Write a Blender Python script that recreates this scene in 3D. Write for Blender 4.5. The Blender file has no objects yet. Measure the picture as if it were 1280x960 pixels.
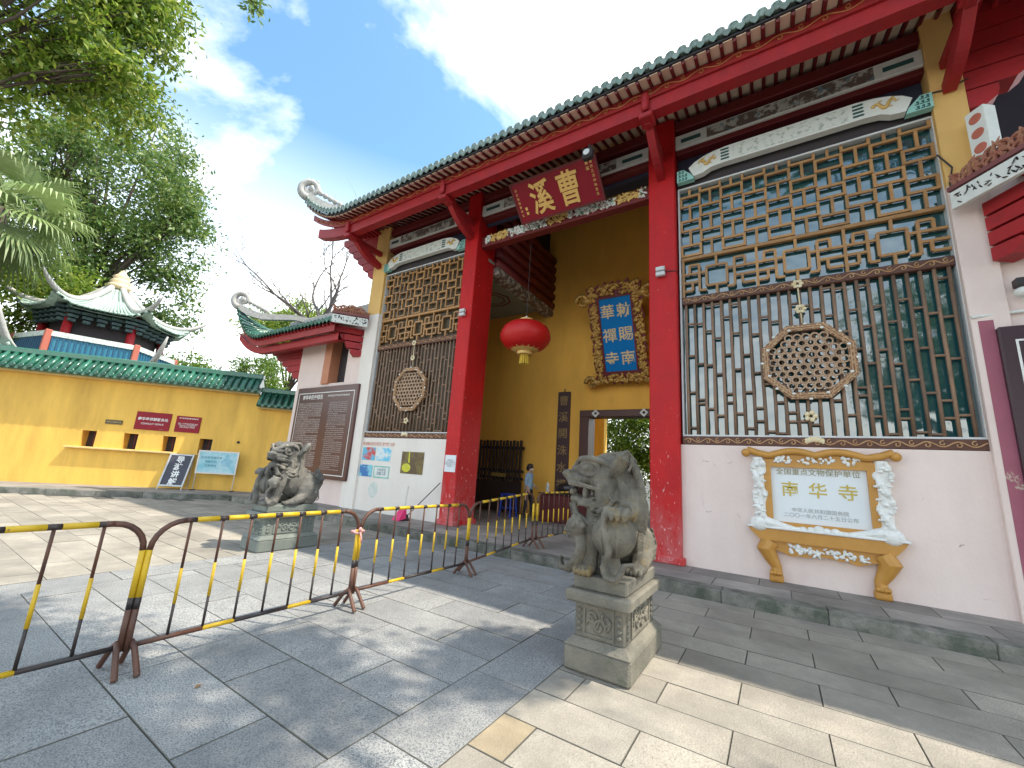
import bpy, bmesh, math, random
import numpy as np
from mathutils import Vector, Matrix, Quaternion
random.seed(7)
S = bpy.context.scene
COL = S.collection
R = math.radians
PI = math.pi

# ------------------------------------------------------------------ camera, sky, sun, exposure
YAW, PITCH, ROLL = R(33.155), R(11.852), R(3.830)
cam = bpy.data.objects.new('camera', bpy.data.cameras.new('camera')); COL.objects.link(cam)
fw = Vector((-math.sin(YAW)*math.cos(PITCH), math.cos(YAW)*math.cos(PITCH), math.sin(PITCH)))
rt = Vector((math.cos(YAW), math.sin(YAW), 0)); up = rt.cross(fw)
rt2 = rt*math.cos(ROLL)+up*math.sin(ROLL); up2 = up*math.cos(ROLL)-rt*math.sin(ROLL)
m = Matrix((rt2, up2, -fw)).transposed().to_4x4(); m.translation = (0, 0, 1.6)
cam.matrix_world = m
cam.data.sensor_width = 36; cam.data.lens = 508.84/1280*36
cam.data.clip_end = 3000; cam.data.clip_start = 0.05
S.camera = cam
SUN = Vector((.92, .38, 1.73)).normalized()
W = bpy.data.worlds.new('World'); S.world = W; W.use_nodes = True
nt = W.node_tree; nt.nodes.clear(); N = nt.nodes.new; L = nt.links.new
out = N('ShaderNodeOutputWorld'); bg = N('ShaderNodeBackground'); L(bg.outputs[0], out.inputs[0])
sky = N('ShaderNodeTexSky'); sky.sky_type = 'NISHITA'; sky.sun_disc = False
sky.sun_elevation = math.asin(SUN.z); sky.sun_rotation = math.atan2(SUN.x, SUN.y)
sky.air_density = 1.0; sky.dust_density = 1.2; sky.ozone_density = 1.5
tc = N('ShaderNodeTexCoord'); nrm = N('ShaderNodeVectorMath'); nrm.operation = 'NORMALIZE'; L(tc.outputs['Generated'], nrm.inputs[0])
mp = N('ShaderNodeMapping'); mp.inputs['Scale'].default_value = (1, 1, 1.8); mp.inputs['Location'].default_value = (12.46, 14.84, 15.9); L(nrm.outputs[0], mp.inputs[0])
ns = N('ShaderNodeTexNoise'); ns.inputs['Scale'].default_value = 1.75; ns.inputs['Detail'].default_value = 9; ns.inputs['Roughness'].default_value = .56; ns.inputs['Distortion'].default_value = .35; L(mp.outputs[0], ns.inputs['Vector'])
cr = N('ShaderNodeValToRGB'); cr.color_ramp.elements[0].position = .47; cr.color_ramp.elements[1].position = .72; L(ns.outputs['Fac'], cr.inputs[0])
sep = N('ShaderNodeSeparateXYZ'); L(nrm.outputs[0], sep.inputs[0])
hz = N('ShaderNodeMapRange'); hz.inputs['From Min'].default_value = .62; hz.inputs['From Max'].default_value = .12; hz.inputs['To Max'].default_value = .75; L(sep.outputs['Z'], hz.inputs['Value'])
mx = N('ShaderNodeMath'); mx.operation = 'MAXIMUM'; L(cr.outputs[0], mx.inputs[0]); L(hz.outputs[0], mx.inputs[1])
tint = N('ShaderNodeMixRGB'); tint.blend_type = 'MULTIPLY'; tint.inputs[0].default_value = 1; tint.inputs[2].default_value = (.88, 1.14, 1.10, 1); L(sky.outputs[0], tint.inputs[1])
mc = N('ShaderNodeMixRGB'); mc.inputs[2].default_value = (10.0, 9.8, 9.3, 1); L(mx.outputs[0], mc.inputs[0]); L(tint.outputs[0], mc.inputs[1])
L(mc.outputs[0], bg.inputs[0]); bg.inputs[1].default_value = .15
sl = bpy.data.lights.new('sun', 'SUN'); sl.energy = 2.9; sl.angle = R(.53); sl.color = (1, .91, .76)
so = bpy.data.objects.new('sun', sl); COL.objects.link(so); so.rotation_euler = SUN.to_track_quat('Z', 'Y').to_euler(); so.location = SUN*60
S.view_settings.view_transform = 'Standard'; S.view_settings.look = 'None'; S.view_settings.exposure = 1.2; S.view_settings.gamma = 1.0
S.cycles.max_bounces = 8; S.cycles.diffuse_bounces = 6; S.cycles.transparent_max_bounces = 6

# ------------------------------------------------------------------ materials
MATS = {}
def mat(name, col, rough=.7, col2=None, scale=4, amt=.5, bump=0, bscale=40, metal=0, spec=.5, rnd=0, trans=0, emit=0, sharp=None, wear=None, wscale=8, wthr=.62, stretch=(1,1,1), coat=0, low=0, lowh=3.2, wsoft=.03, foot=None, stain=0):
    """principled material: base colour, noise variation to col2, fine bump, optional worn patches"""
    if name in MATS: return MATS[name]
    M = bpy.data.materials.new(name); M.use_nodes = True; t = M.node_tree; n = t.nodes.new; l = t.links.new
    b = t.nodes['Principled BSDF']; b.inputs['Roughness'].default_value = rough; b.inputs['Metallic'].default_value = metal
    b.inputs['Specular IOR Level'].default_value = spec; b.inputs['Coat Weight'].default_value = coat
    c = n('ShaderNodeTexCoord'); oi = n('ShaderNodeObjectInfo')
    off = n('ShaderNodeVectorMath'); off.operation = 'MULTIPLY_ADD'
    cmb = n('ShaderNodeCombineXYZ')
    for i in range(3): l(oi.outputs['Random'], cmb.inputs[i])
    l(cmb.outputs[0], off.inputs[0]); off.inputs[1].default_value = (17, 23, 31) if rnd else (0, 0, 0); l(c.outputs['Object'], off.inputs[2])
    mpn = n('ShaderNodeMapping'); mpn.inputs['Scale'].default_value = stretch; l(off.outputs[0], mpn.inputs[0]); V = mpn.outputs[0]
    c1 = (*col, 1); c2 = (*(col2 or tuple(x*.6 for x in col)), 1)
    nz = n('ShaderNodeTexNoise'); nz.inputs['Scale'].default_value = scale; nz.inputs['Detail'].default_value = 6; nz.inputs['Roughness'].default_value = .65; l(V, nz.inputs['Vector'])
    rp = n('ShaderNodeValToRGB'); a, z = sharp or (.35, .75); rp.color_ramp.elements[0].position = a; rp.color_ramp.elements[1].position = z; l(nz.outputs['Fac'], rp.inputs[0])
    ml = n('ShaderNodeMath'); ml.operation = 'MULTIPLY'; ml.inputs[1].default_value = amt; l(rp.outputs[0], ml.inputs[0])
    mix = n('ShaderNodeMixRGB'); mix.inputs[1].default_value = c1; mix.inputs[2].default_value = c2; l(ml.outputs[0], mix.inputs[0])
    o = mix.outputs[0]
    if rnd:
        hs = n('ShaderNodeHueSaturation'); mr = n('ShaderNodeMapRange'); mr.inputs['To Min'].default_value = 1-rnd; mr.inputs['To Max'].default_value = 1+rnd
        l(oi.outputs['Random'], mr.inputs['Value']); l(mr.outputs[0], hs.inputs['Value']); l(o, hs.inputs['Color']); o = hs.outputs[0]
    if stain:    # broad damp and dirt stains that run on over neighbouring stones
        ge = n('ShaderNodeNewGeometry'); sn = n('ShaderNodeTexNoise'); sn.inputs['Scale'].default_value = 1.1; sn.inputs['Detail'].default_value = 7; sn.inputs['Roughness'].default_value = .7; l(ge.outputs['Position'], sn.inputs['Vector'])
        sr = n('ShaderNodeMapRange'); sr.inputs['From Min'].default_value = .35; sr.inputs['From Max'].default_value = .68; sr.inputs['To Min'].default_value = 1.08; sr.inputs['To Max'].default_value = 1-stain; l(sn.outputs['Fac'], sr.inputs['Value'])
        sm_ = n('ShaderNodeVectorMath'); sm_.operation = 'SCALE'; l(o, sm_.inputs[0]); l(sr.outputs[0], sm_.inputs['Scale']); o = sm_.outputs[0]
    if foot:     # paint faded by splash water towards the foot, broken up by noise
        fz = n('ShaderNodeSeparateXYZ'); l(c.outputs['Object'], fz.inputs[0]); fr_ = n('ShaderNodeMapRange'); fr_.inputs['From Max'].default_value = foot[1]; fr_.inputs['To Min'].default_value = 1; fr_.inputs['To Max'].default_value = 0; l(fz.outputs['Z'], fr_.inputs['Value'])
        fm = n('ShaderNodeMath'); fm.operation = 'MULTIPLY'; l(fr_.outputs[0], fm.inputs[0]); l(rp.outputs[0], fm.inputs[1]); fx_ = n('ShaderNodeMixRGB'); fx_.inputs[2].default_value = (*foot[0], 1); l(fm.outputs[0], fx_.inputs[0]); l(o, fx_.inputs[1]); o = fx_.outputs[0]
    if wear:
        n2 = n('ShaderNodeTexNoise'); n2.inputs['Scale'].default_value = wscale; n2.inputs['Detail'].default_value = 8; n2.inputs['Roughness'].default_value = .7; l(V, n2.inputs['Vector'])
        r2 = n('ShaderNodeValToRGB'); r2.color_ramp.elements[0].position = wthr; r2.color_ramp.elements[1].position = wthr+wsoft

        if low:      # paint is worn more near the foot
            sx = n('ShaderNodeSeparateXYZ'); l(c.outputs['Object'], sx.inputs[0]); mr_ = n('ShaderNodeMapRange'); mr_.inputs['From Min'].default_value = 0; mr_.inputs['From Max'].default_value = lowh; mr_.inputs['To Min'].default_value = low; mr_.inputs['To Max'].default_value = 0; l(sx.outputs['Z'], mr_.inputs['Value'])
            ad = n('ShaderNodeMath'); l(n2.outputs['Fac'], ad.inputs[0]); l(mr_.outputs[0], ad.inputs[1]); l(ad.outputs[0], r2.inputs[0])
        else: l(n2.outputs['Fac'], r2.inputs[0])
        m2 = n('ShaderNodeMixRGB'); m2.inputs[2].default_value = (*wear, 1); l(r2.outputs[0], m2.inputs[0]); l(o, m2.inputs[1]); o = m2.outputs[0]
    l(o, b.inputs['Base Color'])
    if emit: b.inputs['Emission Strength'].default_value = emit; l(o, b.inputs['Emission Color'])
    if bump:
        n3 = n('ShaderNodeTexNoise'); n3.inputs['Scale'].default_value = bscale; n3.inputs['Detail'].default_value = 5; l(V, n3.inputs['Vector'])
        bp = n('ShaderNodeBump'); bp.inputs['Strength'].default_value = bump; bp.inputs['Distance'].default_value = .02; l(n3.outputs['Fac'], bp.inputs['Height']); l(bp.outputs[0], b.inputs['Normal'])
    if trans:
        tr = n('ShaderNodeBsdfTranslucent'); l(o, tr.inputs['Color']); ms = n('ShaderNodeMixShader'); ms.inputs[0].default_value = trans
        l(b.outputs[0], ms.inputs[1]); l(tr.outputs[0], ms.inputs[2]); l(ms.outputs[0], t.nodes['Material Output'].inputs[0])
    MATS[name] = M
    return M

def leafmat(name, c1, c2, c3, trans=.35, rough=.42):
    if name in MATS: return MATS[name]
    M = bpy.data.materials.new(name); M.use_nodes = True; t = M.node_tree; n = t.nodes.new; l = t.links.new
    b = t.nodes['Principled BSDF']; b.inputs['Roughness'].default_value = rough
    g = n('ShaderNodeNewGeometry'); rp = n('ShaderNodeValToRGB'); e = rp.color_ramp.elements
    e[0].color = (*c1, 1); e[1].color = (*c3, 1); k = e.new(.55); k.color = (*c2, 1)
    l(g.outputs['Random Per Island'], rp.inputs[0]); l(rp.outputs[0], b.inputs['Base Color'])
    tr = n('ShaderNodeBsdfTranslucent'); l(rp.outputs[0], tr.inputs['Color']); ms = n('ShaderNodeMixShader'); ms.inputs[0].default_value = trans
    l(b.outputs[0], ms.inputs[1]); l(tr.outputs[0], ms.inputs[2]); l(ms.outputs[0], t.nodes['Material Output'].inputs[0])
    MATS[name] = M; return M

def glassmat(name, col, rough=.06, wave=.03, ior=2):
    M = bpy.data.materials.new(name); M.use_nodes = True; t = M.node_tree; n = t.nodes.new; l = t.links.new
    b = t.nodes['Principled BSDF']; b.inputs['Base Color'].default_value = (*col, 1); b.inputs['Roughness'].default_value = rough
    b.inputs['Specular IOR Level'].default_value = .5; b.inputs['IOR'].default_value = ior
    c = n('ShaderNodeTexCoord'); nz = n('ShaderNodeTexNoise'); nz.inputs['Scale'].default_value = 1.6; nz.inputs['Detail'].default_value = 2; l(c.outputs['Object'], nz.inputs['Vector'])
    bp = n('ShaderNodeBump'); bp.inputs['Strength'].default_value = wave; bp.inputs['Distance'].default_value = .3; l(nz.outputs['Fac'], bp.inputs['Height']); l(bp.outputs[0], b.inputs['Normal'])
    MATS[name] = M; return M

# ------------------------------------------------------------------ mesh helpers
class MB:
    def __init__(s): s.v = []; s.f = []; s.m = []; s.cur = 0
    def add(s, vs, fs):
        o = len(s.v); s.v += [tuple(p) for p in vs]; s.f += [tuple(i+o for i in f) for f in fs]; s.m += [s.cur]*len(fs); return s
    def box(s, a, b, M=None):
        (x0, y0, z0), (x1, y1, z1) = a, b
        v = [(x0,y0,z0),(x1,y0,z0),(x1,y1,z0),(x0,y1,z0),(x0,y0,z1),(x1,y0,z1),(x1,y1,z1),(x0,y1,z1)]
        if M is not None: v = [M @ Vector(p) for p in v]
        return s.add(v, [(0,3,2,1),(4,5,6,7),(0,1,5,4),(1,2,6,5),(2,3,7,6),(3,0,4,7)])
    def bbox(s, a, b, c=.01, M=None):
        """box with chamfered edges"""
        bm = bmesh.new(); bmesh.ops.create_cube(bm, size=1)
        for q in bm.verts: q.co = Vector([a[i]+(q.co[i]+.5)*(b[i]-a[i]) for i in range(3)])
        bmesh.ops.bevel(bm, geom=bm.edges[:], offset=c, segments=1, affect='EDGES')
        vs = [(M @ q.co if M is not None else q.co.copy()) for q in bm.verts]; bm.verts.index_update()
        fs = [[q.index for q in f.verts] for f in bm.faces]; bm.free(); return s.add(vs, fs)
    def tube(s, pts, r, n=8, cap=True, flat=1.0):
        pts = [Vector(p) for p in pts]; rs = r if isinstance(r, (list, tuple)) else [r]*len(pts)
        t0 = (pts[1]-pts[0]).normalized(); a = Vector((0, 0, 1)) if abs(t0.z) < .9 else Vector((1, 0, 0)); u = t0.cross(a).normalized()
        vs = []; 
        for i, p in enumerate(pts):
            t = (pts[min(i+1, len(pts)-1)]-pts[max(i-1, 0)]).normalized(); u = (u-t*u.dot(t)).normalized(); w = t.cross(u)
            for k in range(n):
                an = 2*PI*k/n; vs.append(p+(u*math.cos(an)+w*math.sin(an)*flat)*rs[i])
        fs = [(i*n+k, i*n+(k+1) % n, (i+1)*n+(k+1) % n, (i+1)*n+k) for i in range(len(pts)-1) for k in range(n)]
        if cap: fs += [tuple(range(n))[::-1], tuple((len(pts)-1)*n+k for k in range(n))]
        return s.add(vs, fs)
    def ell(s, c, r, rot=None, n=12, h=8):
        M = Matrix.Translation(c) @ (rot.to_4x4() if rot is not None else Matrix.Identity(4)) @ Matrix.Diagonal((*(r if hasattr(r, '__len__') else (r, r, r)), 1))
        vs = [M @ Vector((0, 0, 1))]
        for j in range(1, h):
            t = PI*j/h
            for k in range(n): vs.append(M @ Vector((math.sin(t)*math.cos(2*PI*k/n), math.sin(t)*math.sin(2*PI*k/n), math.cos(t))))
        vs.append(M @ Vector((0, 0, -1))); e = len(vs)-1
        fs = [(0, 1+k, 1+(k+1) % n) for k in range(n)]
        for j in range(h-2): fs += [(1+j*n+k, 1+(j+1)*n+k, 1+(j+1)*n+(k+1) % n, 1+j*n+(k+1) % n) for k in range(n)]
        fs += [(e, 1+(h-2)*n+(k+1) % n, 1+(h-2)*n+k) for k in range(n)]
        return s.add(vs, fs)
    def lathe(s, prof, c=(0, 0, 0), n=20, M=None):
        vs = [Vector((c[0]+r*math.cos(2*PI*k/n), c[1]+r*math.sin(2*PI*k/n), c[2]+z)) for r, z in prof for k in range(n)]
        if M is not None: vs = [M @ q for q in vs]
        fs = [(i*n+k, i*n+(k+1) % n, (i+1)*n+(k+1) % n, (i+1)*n+k) for i in range(len(prof)-1) for k in range(n)]
        fs += [tuple(range(n))[::-1], tuple((len(prof)-1)*n+k for k in range(n))]
        return s.add(vs, fs)
    def prism(s, outline, d, M, inner=None):
        """2-D outline (x,y) extruded from 0 to d along local z, placed by M; inner: a loop of the same length gives a ring"""
        n = len(outline)
        if inner:
            vs = [M @ Vector((*p, z)) for z in (0, d) for p in list(outline)+list(inner)]
            fs = []
            for k in range(n):
                j = (k+1) % n
                fs += [(k, n+k, n+j, j), (2*n+k, 2*n+j, 3*n+j, 3*n+k), (k, j, 2*n+j, 2*n+k), (n+j, n+k, 3*n+k, 3*n+j)]
            return s.add(vs, fs)
        vs = [M @ Vector((*p, z)) for z in (0, d) for p in outline]
        fs = [tuple(range(n))[::-1], tuple(range(n, 2*n))]+[(k, (k+1) % n, n+(k+1) % n, n+k) for k in range(n)]
        return s.add(vs, fs)
    def build(s, name, mats, parent=None, smooth=False, at=None, kind=None):
        me = bpy.data.meshes.new(name); o0 = Vector(parent['o'] if parent is not None and 'o' in parent else (0, 0, 0)) if at is None else Vector(at)
        me.from_pydata([(p[0]-o0.x, p[1]-o0.y, p[2]-o0.z) for p in s.v], [], s.f)
        for q in (mats if isinstance(mats, (list, tuple)) else [mats]): me.materials.append(q)
        if max(s.m, default=0): me.polygons.foreach_set('material_index', s.m)
        bm = bmesh.new(); bm.from_mesh(me); bmesh.ops.recalc_face_normals(bm, faces=bm.faces); bm.to_mesh(me); bm.free()
        if smooth: me.polygons.foreach_set('use_smooth', [True]*len(me.polygons))
        return link(name, me, parent, at, kind)
def org(o):
    return Vector(o['o']) if o is not None and 'o' in o else Vector((0, 0, 0))
def link(name, me, parent=None, at=None, kind=None, rot=None):
    """mesh object; at = world position of its origin"""
    o = bpy.data.objects.new(name, me); COL.objects.link(o); w = Vector(at) if at is not None else org(parent)
    o.parent = parent; o.location = w-org(parent); o['o'] = tuple(w)
    if rot: o.rotation_euler = rot
    if kind: o['kind'] = kind
    return o
def thing(name, loc, label, cat, group=None):
    o = bpy.data.objects.new(name, None); COL.objects.link(o); o.location = loc; o['o'] = tuple(loc); o.empty_display_size = .2
    return tag(o, label, cat, group)
def tag(o, label, cat, group=None):
    o['label'] = label; o['category'] = cat
    if group: o['group'] = group
    return o
def copytree(o, delta, parent=None):
    c = o.copy(); COL.objects.link(c)
    if parent is None: c.location = o.location+Vector(delta)
    else: c.parent = parent
    for ch in o.children: copytree(ch, delta, c)
    return c
def fr(o, ex, ey):
    """matrix: local x along ex, local y along ey, local z towards the viewer side"""
    ex = Vector(ex).normalized(); ey = Vector(ey); ey = (ey-ex*ey.dot(ex)).normalized(); ez = ex.cross(ey)
    M = Matrix((ex, ey, ez)).transposed().to_4x4(); M.translation = o; return M
def FX(x, y, z): return fr((x, y, z), (1, 0, 0), (0, 0, 1))     # facing the plaza
TS = bpy.data.scenes.new('workbench')      # empty side scene where letters and sculpted forms are evaluated; removed at the end
def evald(o):
    TS.collection.objects.link(o); vl = TS.view_layers[0]; vl.update(); return o.evaluated_get(vl.depsgraph)
TXT = {}
def text(mb, body, size, M, depth=.01, bold=0, center=True, line=1.0):
    """writing as real letters, added to a mesh builder"""
    key = (body, bold, line)
    if key not in TXT:
        cu = bpy.data.curves.new('t', 'FONT'); cu.body = body; cu.size = 1; cu.align_x = 'CENTER'; cu.align_y = 'CENTER'; cu.offset = bold; cu.space_line = line; cu.resolution_u = 3
        o = bpy.data.objects.new('t', cu); ev = evald(o); me = ev.to_mesh()
        vs = [q.co.copy() for q in me.vertices]; fs = [tuple(p.vertices) for p in me.polygons]
        ev.to_mesh_clear(); bpy.data.objects.remove(o); bpy.data.curves.remove(cu)
        if vs:
            cx = (min(q.x for q in vs)+max(q.x for q in vs))/2; cy = (min(q.y for q in vs)+max(q.y for q in vs))/2
            vs = [Vector((q.x-cx, q.y-cy, 0)) for q in vs]
        TXT[key] = (vs, fs)
    vs, fs = TXT[key]; Q = M @ Matrix.Translation((0, 0, depth)) @ Matrix.Diagonal((size, size, 1, 1))
    return mb.add([Q @ q for q in vs], fs)
def chars(mb, body, x, y0, step, size, M, depth=.01, bold=0):
    for i, c in enumerate(body): text(mb, c, size, M @ Matrix.Translation((x, y0-i*step, 0)), depth, bold)
def rmesh(mb, voxel, mats, name, parent, it=1):
    """one continuous sculpted skin from overlapping forms"""
    o = mb.build('tmp', mats, parent); COL.objects.unlink(o); o.parent = None; md = o.modifiers.new('r', 'REMESH'); md.mode = 'VOXEL'; md.voxel_size = voxel
    sm = o.modifiers.new('s', 'SMOOTH'); sm.iterations = it; sm.factor = .45
    me = bpy.data.meshes.new_from_object(evald(o))
    me.polygons.foreach_set('use_smooth', [True]*len(me.polygons)); me.name = name
    bpy.data.objects.remove(o); return link(name, me, parent)

def vine(name, P, x0, x1, y, z, h, m, pit=.16, r=.009, zf=None, tilt=0):
    """carved running scroll along x: a wave with curled tendrils"""
    q = MB(); n = int((x1-x0)/pit); zf = zf or (lambda x: 0)
    q.tube([(x, y, z+zf(x)+h*.32*math.sin((x-x0)/pit*PI)) for x in np.linspace(x0, x1, n*5+1)], r, 5)
    for i in range(n):
        cx = x0+pit*(i+.5); sg = 1 if i % 2 else -1
        q.tube([(cx+h*.34*(1-.6*t)*math.cos(5.5*t*sg+1.2), y-.002, z+zf(cx)-sg*h*.12*-1+h*.34*(1-.6*t)*math.sin(5.5*t*sg+1.2)) for t in np.linspace(0, 1, 8)], r*.85, 4)
    return q.build(name, m, P, kind='stuff')
# palette
plaster = mat('pink_plaster', (.78, .655, .61), .85, (.66, .53, .49), 1.3, .75, .2, 30, stretch=(1, 1, .5), wear=(.60, .48, .43), wscale=4, wthr=.71, wsoft=.08)
whitepl = mat('white_plaster', (.76, .72, .67), .85, (.66, .60, .55), 1.2, .75, .15, 30, stretch=(1, 1, .5), wear=(.56, .50, .45), wscale=5, wthr=.72, wsoft=.08)
ochre = mat('ochre_plaster', (.74, .47, .16), .85, (.60, .37, .13), 1.5, .7, .15, 25, stretch=(1, 1, .5))
yellow = mat('yellow_plaster', (.82, .50, .10), .85, (.50, .29, .06), 1.5, .9, .2, 25, stretch=(1, 1, .22), sharp=(.40, .8), wear=(.60, .40, .14), wscale=3.2, wthr=.67, wsoft=.12)
redcol = mat('red_column_paint', (.50, .010, .012), .5, (.34, .010, .014), 3, .7, .12, 30, wear=(.66, .36, .35), wscale=11, wthr=.655, stretch=(1.5, 1.5, .7), low=.075, foot=((.60, .22, .22), 1.3), spec=.25)
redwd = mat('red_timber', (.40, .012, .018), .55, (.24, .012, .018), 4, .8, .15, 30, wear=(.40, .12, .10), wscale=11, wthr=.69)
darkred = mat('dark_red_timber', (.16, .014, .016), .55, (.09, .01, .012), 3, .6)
scroll = mat('red_scroll_board', (.36, .016, .018), .5, (.24, .012, .016), 6, .8, .2, 22)
cream = mat('cream_soffit', (.80, .62, .47), .8, (.60, .46, .34), 3, .5, rnd=.12)
darktm = mat('dark_timber', (.035, .026, .028), .7, (.02, .018, .03), 3, .5)
indigo = mat('indigo_soffit', (.045, .05, .10), .7, (.03, .03, .06), 2, .5)
tileg = mat('green_glazed_tile', (.015, .12, .075), .25, (.06, .12, .10), 5, .8, .15, 30, rnd=.4, spec=.6)
tilegrey = mat('weathered_green_tile', (.12, .20, .17), .4, (.36, .38, .35), 9, .7, .15, 30, rnd=.2)
tilewht = mat('pale_tile', (.42, .52, .47), .45, (.28, .40, .33), 5, .7, .1, 30, rnd=.15)
stuccow = mat('white_ridge_stucco', (.50, .48, .46), .85, (.25, .245, .24), 9, .7, .3, 40)
painted = mat('painted_panel', (.66, .70, .66), .6, (.25, .30, .28), 12, .7, .1, 30, sharp=(.52, .60))
painted2 = mat('painted_scenes', (.50, .50, .47), .6, (.10, .06, .05), 6, .9, .1, 30, sharp=(.44, .52), wear=(.12, .24, .30), wscale=9, wthr=.58)
whitebm = mat('white_painted_beam', (.74, .77, .74), .6, (.56, .60, .58), 8, .6)
turq = mat('turquoise_paint', (.30, .60, .55), .6, (.22, .46, .42), 6, .5)
tealdk = mat('dark_teal_paint', (.03, .10, .10), .6)
gold = mat('gold_paint', (.70, .47, .16), .45, (.50, .30, .08), 8, .6, metal=.15)
giltold = mat('aged_gilt', (.62, .38, .10), .38, (.16, .07, .02), 14, .8, .5, 40, metal=.35, sharp=(.46, .64))
carvedw = mat('carved_brown_rail', (.11, .04, .024), .55, (.07, .028, .02), 12, .7, .3, 30)
carvedl = mat('carved_scroll_wood', (.42, .22, .10), .5, (.62, .44, .25), 10, .8)
latt = mat('amber_lattice_wood', (.40, .21, .07), .5, (.27, .13, .045), 6, .8, rnd=.2)
bamboo = mat('weathered_bamboo_bar', (.24, .145, .09), .6, (.12, .08, .06), 5, .8, .2, 60, rnd=.25, wear=(.52, .23, .04), wscale=2.2, wthr=.645, wsoft=.05, stretch=(1, 1, .8))
trim = mat('grey_metal_trim', (.60, .62, .63), .5)
glass = glassmat('teal_glass', (.015, .085, .095), .05, .10, 2.35)
glassd = glassmat('brown_glass', (.075, .055, .03), .35, .03, 1.35)
granite = mat('grey_granite', (.40, .395, .38), .75, (.28, .285, .29), 1.4, .8, .5, 120, rnd=.13, wear=(.13, .137, .15), wscale=100, wthr=.49, wsoft=.07, stain=.38)
paver = mat('beige_stone', (.39, .35, .295), .8, (.26, .24, .21), 1.6, .9, .6, 80, rnd=.16, wear=(.25, .22, .185), wscale=85, wthr=.53, wsoft=.07, stain=.38)
paverY = mat('yellow_stone', (.40, .32, .21), .8, (.31, .255, .18), 3, .8, .5, 80, wear=(.27, .22, .15), wscale=90, wthr=.53, wsoft=.1, stain=.38)
kerbm = mat('mossy_kerb_stone', (.21, .20, .18), .85, (.075, .085, .065), 3.5, 1, .6, 40, sharp=(.38, .62), rnd=.25)
terr = mat('terrace_stone', (.33, .30, .275), .8, (.21, .195, .185), 2, .8, .4, 50, rnd=.18, stain=.38)
joint = mat('joint_earth', (.085, .08, .07), .95, (.05, .05, .045), 8, .6)
stone = mat('carved_stone', (.20, .178, .14), .9, (.075, .07, .06), 4.5, .95, .6, 70, sharp=(.38, .68), wear=(.26, .185, .08), wscale=2.6, wthr=.56, wsoft=.12)
stone2 = mat('dark_carved_stone', (.19, .18, .16), .9, (.065, .066, .066), 3.4, .9, .5, 90, sharp=(.38, .66), wear=(.36, .33, .28), wscale=4, wthr=.6, wsoft=.08)
pedst = mat('pedestal_stone', (.22, .20, .16), .9, (.095, .093, .08), 3, .85, .6, 70, sharp=(.38, .7), wear=(.12, .13, .09), wscale=5, wthr=.6, wsoft=.1)
pedst2 = mat('green_grey_pedestal_stone', (.19, .21, .19), .85, (.10, .12, .11), 4, .8, .45, 60)
blackw = mat('black_lacquer', (.03, .022, .024), .35, (.02, .018, .02), 4, .5)
white = mat('white_print', (.80, .80, .78), .6)
maroon = mat('maroon_board', (.27, .012, .025), .5, (.21, .010, .02), 3, .5, spec=.25)

hally = mat('hall_yellow', (.92, .50, .085), .85, (.66, .34, .06), 1.3, .7, .2, 25, stretch=(1, 1, .3), sharp=(.40, .8), wear=(.66, .36, .08), wscale=1.6, wthr=.62, wsoft=.15)
edge = mat('dirty_stone_edge', (.13, .12, .10), .95, (.07, .068, .06), 9, .8)
# ------------------------------------------------------------------ ground, paving, terrace
g = MB().box((-400, -400, -.4), (400, 400, -.035)).build('ground', joint); g['kind'] = 'structure'
SLAB = {}
def slab(w, d, h, m):
    key = (round(w, 2), round(d, 2), h, m.name)
    if key not in SLAB:
        mb = MB(); c = .0035; w2, d2 = w/2-.0022, d/2-.0022
        mb.add([(-w2, -d2, -h), (w2, -d2, -h), (w2, d2, -h), (-w2, d2, -h), (-w2, -d2, -c), (w2, -d2, -c), (w2, d2, -c), (-w2, d2, -c),
                (-w2+c, -d2+c, 0), (w2-c, -d2+c, 0), (w2-c, d2-c, 0), (-w2+c, d2-c, 0)],
               [(0, 1, 5, 4), (1, 2, 6, 5), (2, 3, 7, 6), (3, 0, 4, 7), (4, 5, 9, 8), (5, 6, 10, 9), (6, 7, 11, 10), (7, 4, 8, 11), (8, 9, 10, 11)])
        me = bpy.data.meshes.new('slab'); me.from_pydata(mb.v, [], mb.f); me.materials.append(m); me.materials.append(edge); me.polygons.foreach_set('material_index', [1]*8+[0]); SLAB[key] = me
    return SLAB[key]
def lay(name, rects, m, parent, top, h=.034, most=300, special=None):
    """paving stones: the nearest ones are objects, the rest one mesh"""
    rects = [r for r in rects if r[1]-r[0] > .06 and r[3]-r[2] > .06]
    def score(r):
        p = Vector(((r[0]+r[1])/2, (r[2]+r[3])/2, top)); d = p-Vector((0, 0, 1.6)); f = d.dot(fw)
        vis = f > .2 and abs(d.dot(rt2)/f) < 1.4 and abs(d.dot(up2)/f) < 1.1
        return (0 if vis else 1, d.length)
    rects.sort(key=score)
    for r in rects[:most]:
        mm = special(r) if special else None
        o = link(name, slab(r[1]-r[0], r[3]-r[2], h, mm or m), parent, ((r[0]+r[1])/2, (r[2]+r[3])/2, top+random.uniform(-.002, .002)))
        o.rotation_euler = (random.gauss(0, .0014), random.gauss(0, .0014), 0)
    rest = MB()
    for r in rects[most:]:
        me = slab(r[1]-r[0], r[3]-r[2], h, m); c = Vector(((r[0]+r[1])/2, (r[2]+r[3])/2, top+random.uniform(-.002, .002)))
        rest.add([q.co+c for q in me.vertices], [tuple(p.vertices) for p in me.polygons])
    if rest.v: rest.build('far_'+name, m, parent, kind='stuff')
def ticket_front(x, y):     # >0 on the plaza side of the sidewalk kerb by the yellow wall
    return (x+18.8)*.815-(y-2.35)*.58
gran, bei = [], []
ys = [(-2.9+.508*i) for i in range(0, 20)]; ys = [y+.03 for y in ys]
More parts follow.
